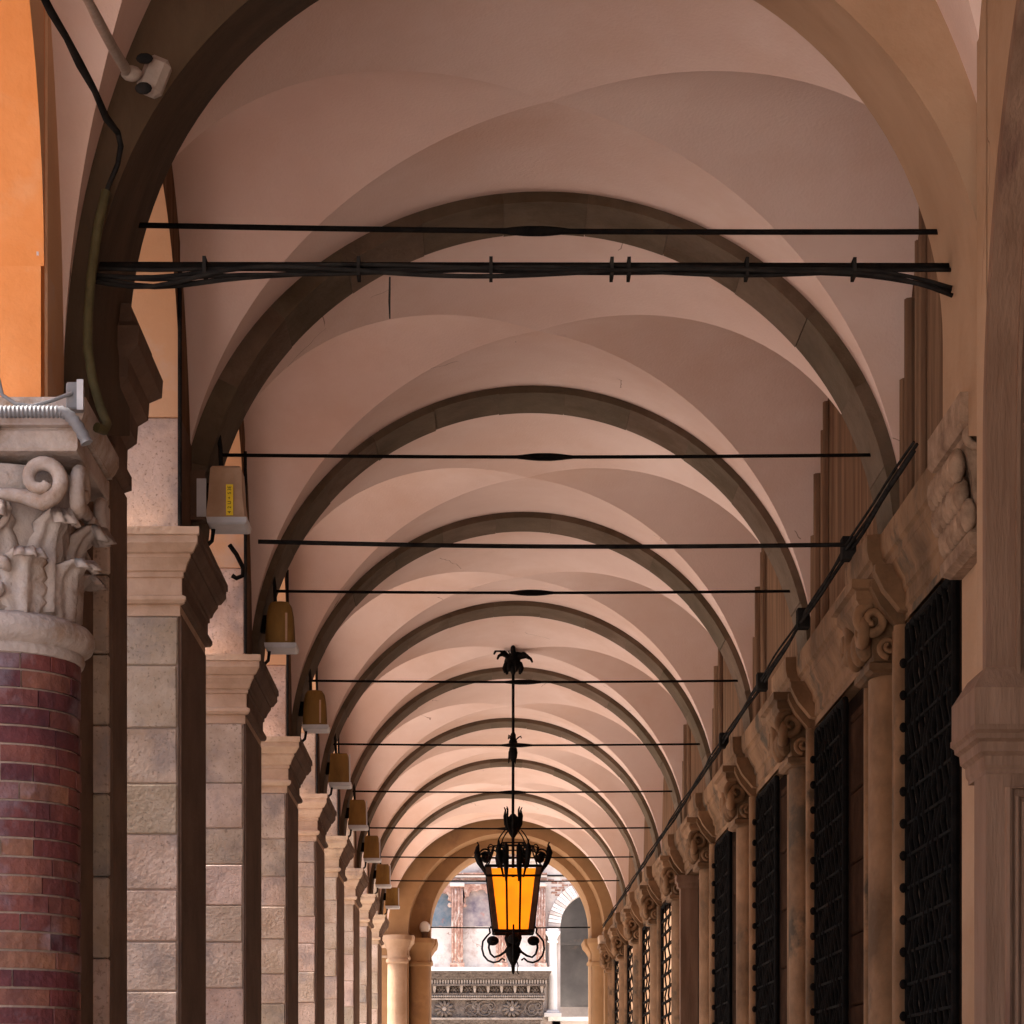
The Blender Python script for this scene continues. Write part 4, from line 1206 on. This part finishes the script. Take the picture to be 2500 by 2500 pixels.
tubething('olive_hose', 'olive-green cable hanging down the thick arch to the capital', 'cable',
          [Q(200, 360, 2.60), Q(184, 430, 2.60), Q(172, 520, 2.60), Q(166, 600, 2.59), Q(166, 660, 2.58), Q(175, 720, 2.57), Q(190, 770, 2.56), Q(202, 800, 2.55), Q(196, 812, 2.54), Q(182, 806, 2.53)], 0.019, 'hose', 10)
t = thing('grey_socket_box', 'small grey electrical box beside the orange wall above the capital', 'box')
c = Q(142, 750, 2.47)
bevel_box('box_body', c[0] - .030, c[0] + .030, c[1] - .03, c[1] + .03, c[2] - .05, c[2] + .05, 'grey', t, 0.006)
MB().box(c[0] + .012, c[0] + .036, c[1] - .038, c[1] - .0302, c[2] - .056, c[2] + .056).build('cover_edge', 'white', t)
tubething('grey_wire', 'thin grey wire looping from the left edge to the grey box', 'cable',
          [Q(-6, 560, 2.45), Q(-4, 640, 2.45), Q(-4, 710, 2.45), Q(4, 745, 2.45), Q(30, 762, 2.45), Q(60, 766, 2.45), Q(95, 757, 2.45), Q(135, 742, 2.46)], 0.0075, 'grey', 8)
pts = [Q(-40 + i * 4.0, 777 - (0 if i < 42 else 0) + (max(0, i - 38) ** 2) * 0.35, 2.445) for i in range(52)]
tubething('corrugated_conduit', 'grey corrugated conduit lying on top of the carved capital', 'conduit', pts, [0.021 + (0.003 if i % 2 else -0.001) for i in range(52)], 'grey', 12)
# black handle on the second pier
tubething('iron_hook', 'small black iron hook on the side of the first stone pier', 'hook',
          [Q(433, 1028, 4.6), Q(446, 1046, 4.6), Q(459, 1072, 4.6), Q(458, 1086, 4.6), Q(446, 1091, 4.6), Q(438, 1086, 4.6)], 0.016, 'iron', 8)
# thin vertical conduits on the left wall between the lamps
for n in range(1, 6):
    d = 3.60 + (n - 1)
    o = MB().tube([(XL + 0.012, D(d), 4.80), (XL + 0.012, D(d), 6.2)], 0.012, 6).build('wall_conduit', 'cable')
    tag(o, '%s thin dark conduit climbing the left wall beside a pier' % ORD[n - 1], 'conduit', 'conduits on the left wall')
for (hx, hy, hd, hz, lb) in ((1120, 190, 3.46, 0.05, 'tiny dark hook in the ceiling of the nearest vault'), (975, 610, 4.42, 0.09, 'small dark nail hanging from the second vault')):
    p_ = Q(hx, hy, hd)
    zt = ACZ + sqrt(AR ** 2 - (p_[0] - ACX) ** 2)
    o = MB().tube([(p_[0], p_[1], zt + .03), (p_[0], p_[1], zt - .02), (p_[0] - .008, p_[1], zt - hz)], [.007, .007, .004], 6).build('ceiling_hook', 'iron')
    tag(o, lb, 'hook')
# vertical pipes on the right lunette walls
for n in range(1, 6):
    o = MB().tube([(XR - 0.02, D(2.66 + n), 4.88), (XR - 0.02, D(2.66 + n), 6.1)], 0.034, 8).build('wall_pipe', 'wallbrown')
    for dq, rq, zq in ((-0.055, 0.022, 6.35), (0.04, 0.045, 5.7), (-0.10, 0.03, 6.5)):
        MB().tube([(XR - 0.01, D(2.66 + n + dq), 4.88), (XR - 0.01, D(2.66 + n + dq), zq)], rq, 8).build('pipe_run', 'wallbrown', o)
    tag(o, '%s cluster of brown pipes on the upper right wall above the cornice' % ORD[n - 1], 'pipe', 'pipes on the upper right wall')

# ------------------------------------------------------------------ courtyard facade beyond the arch
FD = 16.1
yf = D(FD)
def fx(xs): return P(xs, 0, FD)[0]
def fz(ys): return P(0, ys, FD)[1]
t = thing('courtyard_facade', 'pale carved facade with niches and pointed loggia arch beyond the portico', 'building')
# wall with the loggia opening left free
ax, aw = fx(1417), fx(1455) - fx(1370)      # arch axis and clear width
al, ar = fx(1368), fx(1466)
az = fz(2262)
MB().box(-14, al, yf, yf + 0.6, 0, 13).build('wall', 'fwall', t)
MB().box(ar, 14, yf, yf + 0.6, 0, 13).build('wall', 'fwall', t)
# wall above the pointed arch
acx = (al + ar) / 2; hwid = (ar - al) / 2
n = 24
v, f = [], []
Rp = hwid * 1.75
pts = []
for i in range(n + 1):
    x = al + (ar - al) * i / n
    dx = abs(x - acx)
    cxx = Rp - hwid
    pts.append((x, az + sqrt(max(0, Rp ** 2 - (dx + cxx) ** 2))))
for x, z in pts: v += [(x, yf, z), (x, yf, 13), (x, yf + .6, z), (x, yf + .6, 13)]
for i in range(n):
    o = 4 * i; p = o + 4
    f += [(o, p, p + 1, o + 1), (o, o + 2, p + 2, p)]
mesh_obj('arch_wall', v, f, 'fwall', t)
# voussoirs
for i in range(13):
    for s in (-1, 1):
        th0 = math.acos((Rp - hwid) / Rp) * i / 13; th1 = math.acos((Rp - hwid) / Rp) * (i + 1) / 13
        vv = []
        ro = Rp + 0.30
        for th in (th0 + .008, th1 - .008):
            for r in (Rp, ro):
                for yy in (yf - 0.03 - 0.012 * (i % 2), yf + .05):
                    vv.append((acx + s * (r * cos(th) - (Rp - hwid)), yy, az + r * sin(th)))
        ff = [(0, 1, 3, 2), (4, 6, 7, 5), (0, 4, 5, 1), (2, 3, 7, 6), (0, 2, 6, 4), (1, 5, 7, 3)]
        mesh_obj('voussoir', vv, ff, 'marble' if i % 3 else 'fwall', t)
# loggia interior
MB().box(al - 1, ar + 1.5, yf + 3.0, yf + 3.2, 0, 9).build('loggia_wall', 'greywall', t)
MB().box(ar + .4, ar + .6, yf + .6, yf + 3.0, 0, 9).build('loggia_wall', 'greywall', t)
MB().box(al - 1, ar + .6, yf + .6, yf + 3.2, 9, 9.2).build('loggia_ceiling', 'greywall', t)
MB().box(al - .6, ar + .4, yf + 2.86, yf + 3.0, fz(2285), fz(2278)).build('loggia_rail', 'greywall', t)
MB().box(al + .02, ar + .4, yf + 2.4, yf + 2.99, 0, fz(2447)).build('parapet', 'fwall', t)
MB().box(al - .3, ar + .4, yf - .12, yf + .5, fz(2493), fz(2483)).build('ledge', 'marble', t)
MB().box(al - .2, ar + .4, yf + .0, yf + .5, 0, fz(2493)).build('ledge_wall', 'fwall', t)
# column with capital and base
cxm = fx(1349)
ct = 'marble'
k = D(FD) / F / 2500
MB().lathe([(11.5 * k, fz(2472)), (11.2 * k, fz(2400)), (10.0 * k, fz(2303))], cxm, yf - .02, 20).build('column_shaft', ct, t, smooth=40)
MB().rects(cxm - 10 * k, cxm + 10 * k, yf - .02 - 10 * k, yf - .02 + 10 * k, [(0.0, fz(2303)), (.03, fz(2301)), (.03, fz(2298)), (0.0, fz(2297)), (.02, fz(2288)), (.07, fz(2281)), (.08, fz(2280)), (.08, fz(2275))]).build('column_capital', ct, t)
MB().box(cxm - 14 * k, cxm + 14 * k, yf - .02 - 14 * k, yf + .12, fz(2275), fz(2268)).build('impost', ct, t)
MB().rects(cxm - 13 * k, cxm + 13 * k, yf - .02 - 13 * k, yf - .02 + 13 * k, [(0.08, fz(2483)), (.08, fz(2474)), (.03, fz(2472)), (.02, fz(2468)), (-.03, fz(2466))]).build('column_base', ct, t)
# horizontal mouldings
for y0, y1, pr, m in ((2076, 2081, .26, 'terra'), (2083, 2088, .20, 'fwall'), (2090, 2095, .14, 'terra'), (2098, 2103, .08, 'fwall'),
                      (2132, 2136, .16, 'terra'), (2138, 2143, .12, 'fwall'), (2145, 2149, .09, 'terra'), (2152, 2158, .05, 'fwall')):
    xr = 1600 if y0 < 2120 else 1335
    MB().box(fx(880), fx(xr), yf - pr, yf + .02, fz(y1), fz(y0)).build('moulding', m, t)
MB().box(fx(1336), fx(1400), yf - .02, yf + .02, fz(2140), fz(2136)).build('iron_bar', 'cable', t)
for r in range(7):
    for q in range(4):
        if (r * 3 + q * 5) % 7 < 4:
            x = 1338 + q * 17 + (8 if r % 2 else 0)
            MB().box(fx(x), fx(x + 14.5), yf - .014, yf + .02, fz(2147 + r * 6 + 4.6), fz(2147 + r * 6)).build('patch_brick', 'terra', t)
# niche panels (recess), pilasters, scalloped arches
PIL = [(1103, 1130), (1211, 1236), (1309, 1331), (995, 1020), (890, 915)]
for a, b in PIL:
    pz0, pz1 = fz(2362), fz(2160)
    x0, x1 = fx(a), fx(b)
    p = MB().box(x0, x1, yf - .20, yf + .01, pz0, pz1).build('pilaster', 'terra', t)
    w = (x1 - x0) / 7
    for i in range(4):
        MB().tube([(x0 + w * (0.5 + 2 * i), yf - .20, pz0 + .12), (x0 + w * (0.5 + 2 * i), yf - .20, pz1 - .1)], w * .62, 8).build('flute_roll', 'terra', p, smooth=True)
    MB().box(x0 - .04, x1 + .04, yf - .24, yf + .01, pz0 - .03, pz0 + .10).build('pilaster_base', 'terra', p)
    MB().box(x0 - .04, x1 + .04, yf - .25, yf + .01, pz1 - .06, pz1 + .02).build('pilaster_cap', 'fwall', p)
NI = [(1020, 1103, 'fresco_blue'), (1130, 1211, 'fresco_rose'), (1236, 1309, 'fresco_rose'), (915, 995, 'fresco_rose')]
for a, b, fm in NI:
    x0, x1 = fx(a), fx(b); c = (x0 + x1) / 2; hw = (x1 - x0) / 2
    zs, ztop = fz(2208), fz(2160)
    MB().box(x0, x1, yf - .015, yf - .004, fz(2262), ztop).build('fresco', fm, t)
    # scalloped spandrel
    n = 56; v, f = [], []
    for i in range(n + 1):
        a_ = pi * i / n
        r = 0.97 - 0.17 * (1 - abs(sin(a_ * 4.5))) ** 1.2
        v_x = c - hw * r * cos(a_); v_z = zs + (fz(2172) - zs) * r / .97 * sin(a_)
        for yy in (yf - .17, yf - .0155): v.append((v_x, yy, v_z))
        for yy in (yf - .17, yf - .0155): v.append((c - hw * cos(a_) * (1 if abs(cos(a_)) > .7 else abs(cos(a_)) / .7 if False else 1), yy, ztop))
    for i in range(n):
        o = 4 * i; p = o + 4
        f += [(o, p, p + 2, o + 2), (o, o + 1, p + 1, p)]
    sp = mesh_obj('scalloped_arch', v, f, 'terra', t)
    for s in (-1, 1):
        MB().ball((c + s * hw * .9, yf - .14, zs - .03), .06, 8, 6).build('arch_corbel', 'terra', sp, smooth=True)
# grey surround line beside the column
MB().box(fx(1332), fx(1337), yf - .03, yf + .01, fz(2362), fz(2285)).build('dark_joint', 'greywall', t)

# portal entablature in front of the facade
t = thing('portal_entablature', 'dark weathered stone entablature with dentils and carved frieze, white slab on top', 'entablature')
XE = fx(1334); X0 = fx(860); ye = yf - 1.1
Ex = lambda xs: P(xs, 0, FD - 1.1 / B)[0]
Ez = lambda ys: P(0, ys, FD - 1.1 / B)[1]
def course(y0, y1, pr, name, m, xend):
    return MB().box(Ex(860), Ex(xend), ye - pr, ye + 1.05, Ez(y1), Ez(y0)).build(name, m, t)
course(2364, 2373, .46, 'top_slab', 'marble', 1348)
for i, (y0, y1, pr, xe) in enumerate(((2373, 2377, .42, 1344), (2377, 2381, .38, 1342), (2381, 2385, .33, 1340), (2385, 2389, .29, 1338), (2389, 2392.5, .25, 1335))):
    course(y0, y1, pr, 'cyma_step', 'frieze', xe)
course(2392.5, 2404, .16, 'dentil_band', 'frieze', 1331)
dm = MB()
x = 1040.0
while x < 1331:
    dm.box(Ex(x), Ex(x + 3.9), ye - .22, ye - .159, Ez(2403), Ez(2393.5)); x += 6.6
o = dm.build('dentils', 'fstone', t); o['kind'] = 'stuff'
course(2404, 2408, .24, 'fillet', 'frieze', 1332)
course(2408, 2425, .04, 'bracket_band', 'frieze', 1328)
for i in range(10):
    x = 1061 + i * 32.7
    if x > 1330: continue
    MB().rects(Ex(x - 3.6), Ex(x + 3.6), ye - .17, ye - .03, [(-.02, Ez(2424)), (-.01, Ez(2420)), (.0, Ez(2414)), (.0, Ez(2408.3))]).build('bracket', 'fstone', t)
    if x + 16 < 1328:
        cx_ = Ex(x + 16); cz_ = Ez(2417)
        ro = MB().ball((cx_, ye - .05, cz_), .05, 8, 6, 1, .8, 1).build('rosette', 'frieze', t, smooth=True)
        for j in range(6):
            a_ = j * pi / 3
            MB().ball((cx_ + .075 * cos(a_), ye - .05, cz_ + .06 * sin(a_)), .036, 6, 5).build('petal', 'frieze', ro, smooth=True)
course(2425, 2429, .13, 'fillet', 'frieze', 1330)
bm_ = MB(); x = 1040.0
while x < 1330:
    bm_.ball((Ex(x), ye - .10, Ez(2433)), .032, 6, 4); x += 5.4
o = bm_.build('bead_row', 'fstone', t, smooth=True); o['kind'] = 'stuff'
course(2429, 2438, .08, 'bead_band', 'frieze', 1328)
course(2438, 2441.5, .14, 'fillet', 'fstone', 1330)
fr = course(2441.5, 2485, .02, 'frieze_panel', 'frieze', 1326)
rr = random.Random(4)
def scroll(cx_, cz_, r0, turns, s):
    pts, rs = [], []
    for i in range(40):
        q = i / 39; a_ = s * q * 2 * pi * turns + pi / 2
        r = r0 * (1 - .8 * q)
        pts.append((cx_ + r * cos(a_), ye - .04, cz_ + r * sin(a_))); rs.append(.028 * (1 - .4 * q))
    MB().tube(pts, rs, 6).build('carved_scroll', 'frieze', fr, smooth=True)
for i, xs in enumerate((1010, 1085, 1150, 1185, 1250, 1300)):
    big = i in (1, 4)
    if big:
        for j in range(11):
            a_ = j * 2 * pi / 11 + .2
            cc = (Ex(xs), Ez(2463))
            pts = [(cc[0] + r * cos(a_ + r), ye - .03 - .05 * sin(q_ * pi), cc[1] + r * .9 * sin(a_ + r)) for r, q_ in ((.05, .1), (.12, .4), (.19, .7), (.25, 1))]
            MB().tube(pts, [.02, .04, .038, .012], 6).build('carved_leaf', 'frieze', fr, smooth=True)
        MB().ball((Ex(xs), ye - .04, Ez(2463)), .07, 8, 6).build('carved_boss', 'fstone', fr, smooth=True)
    else:
        scroll(Ex(xs), Ez(2464), .20, 1.8, 1 if i % 2 else -1)
        scroll(Ex(xs + 14), Ez(2456), .11, 1.5, -1 if i % 2 else 1)
        for j in range(6):
            a_ = rr.uniform(0, 6.28); r = rr.uniform(.12, .25)
            MB().ball((Ex(xs) + r * cos(a_), ye - .02, Ez(2464) + r * .8 * sin(a_)), .045, 6, 5, 1.3, .8, .8).build('carved_leaf', 'frieze', fr, smooth=True)
course(2485, 2490, .12, 'fillet', 'fstone', 1324)
course(2490, 2497, .06, 'architrave', 'frieze', 1320)
MB().box(Ex(860), Ex(1318), ye, ye + 1.05, 0, Ez(2497)).build('portal_wall', 'frieze', t)
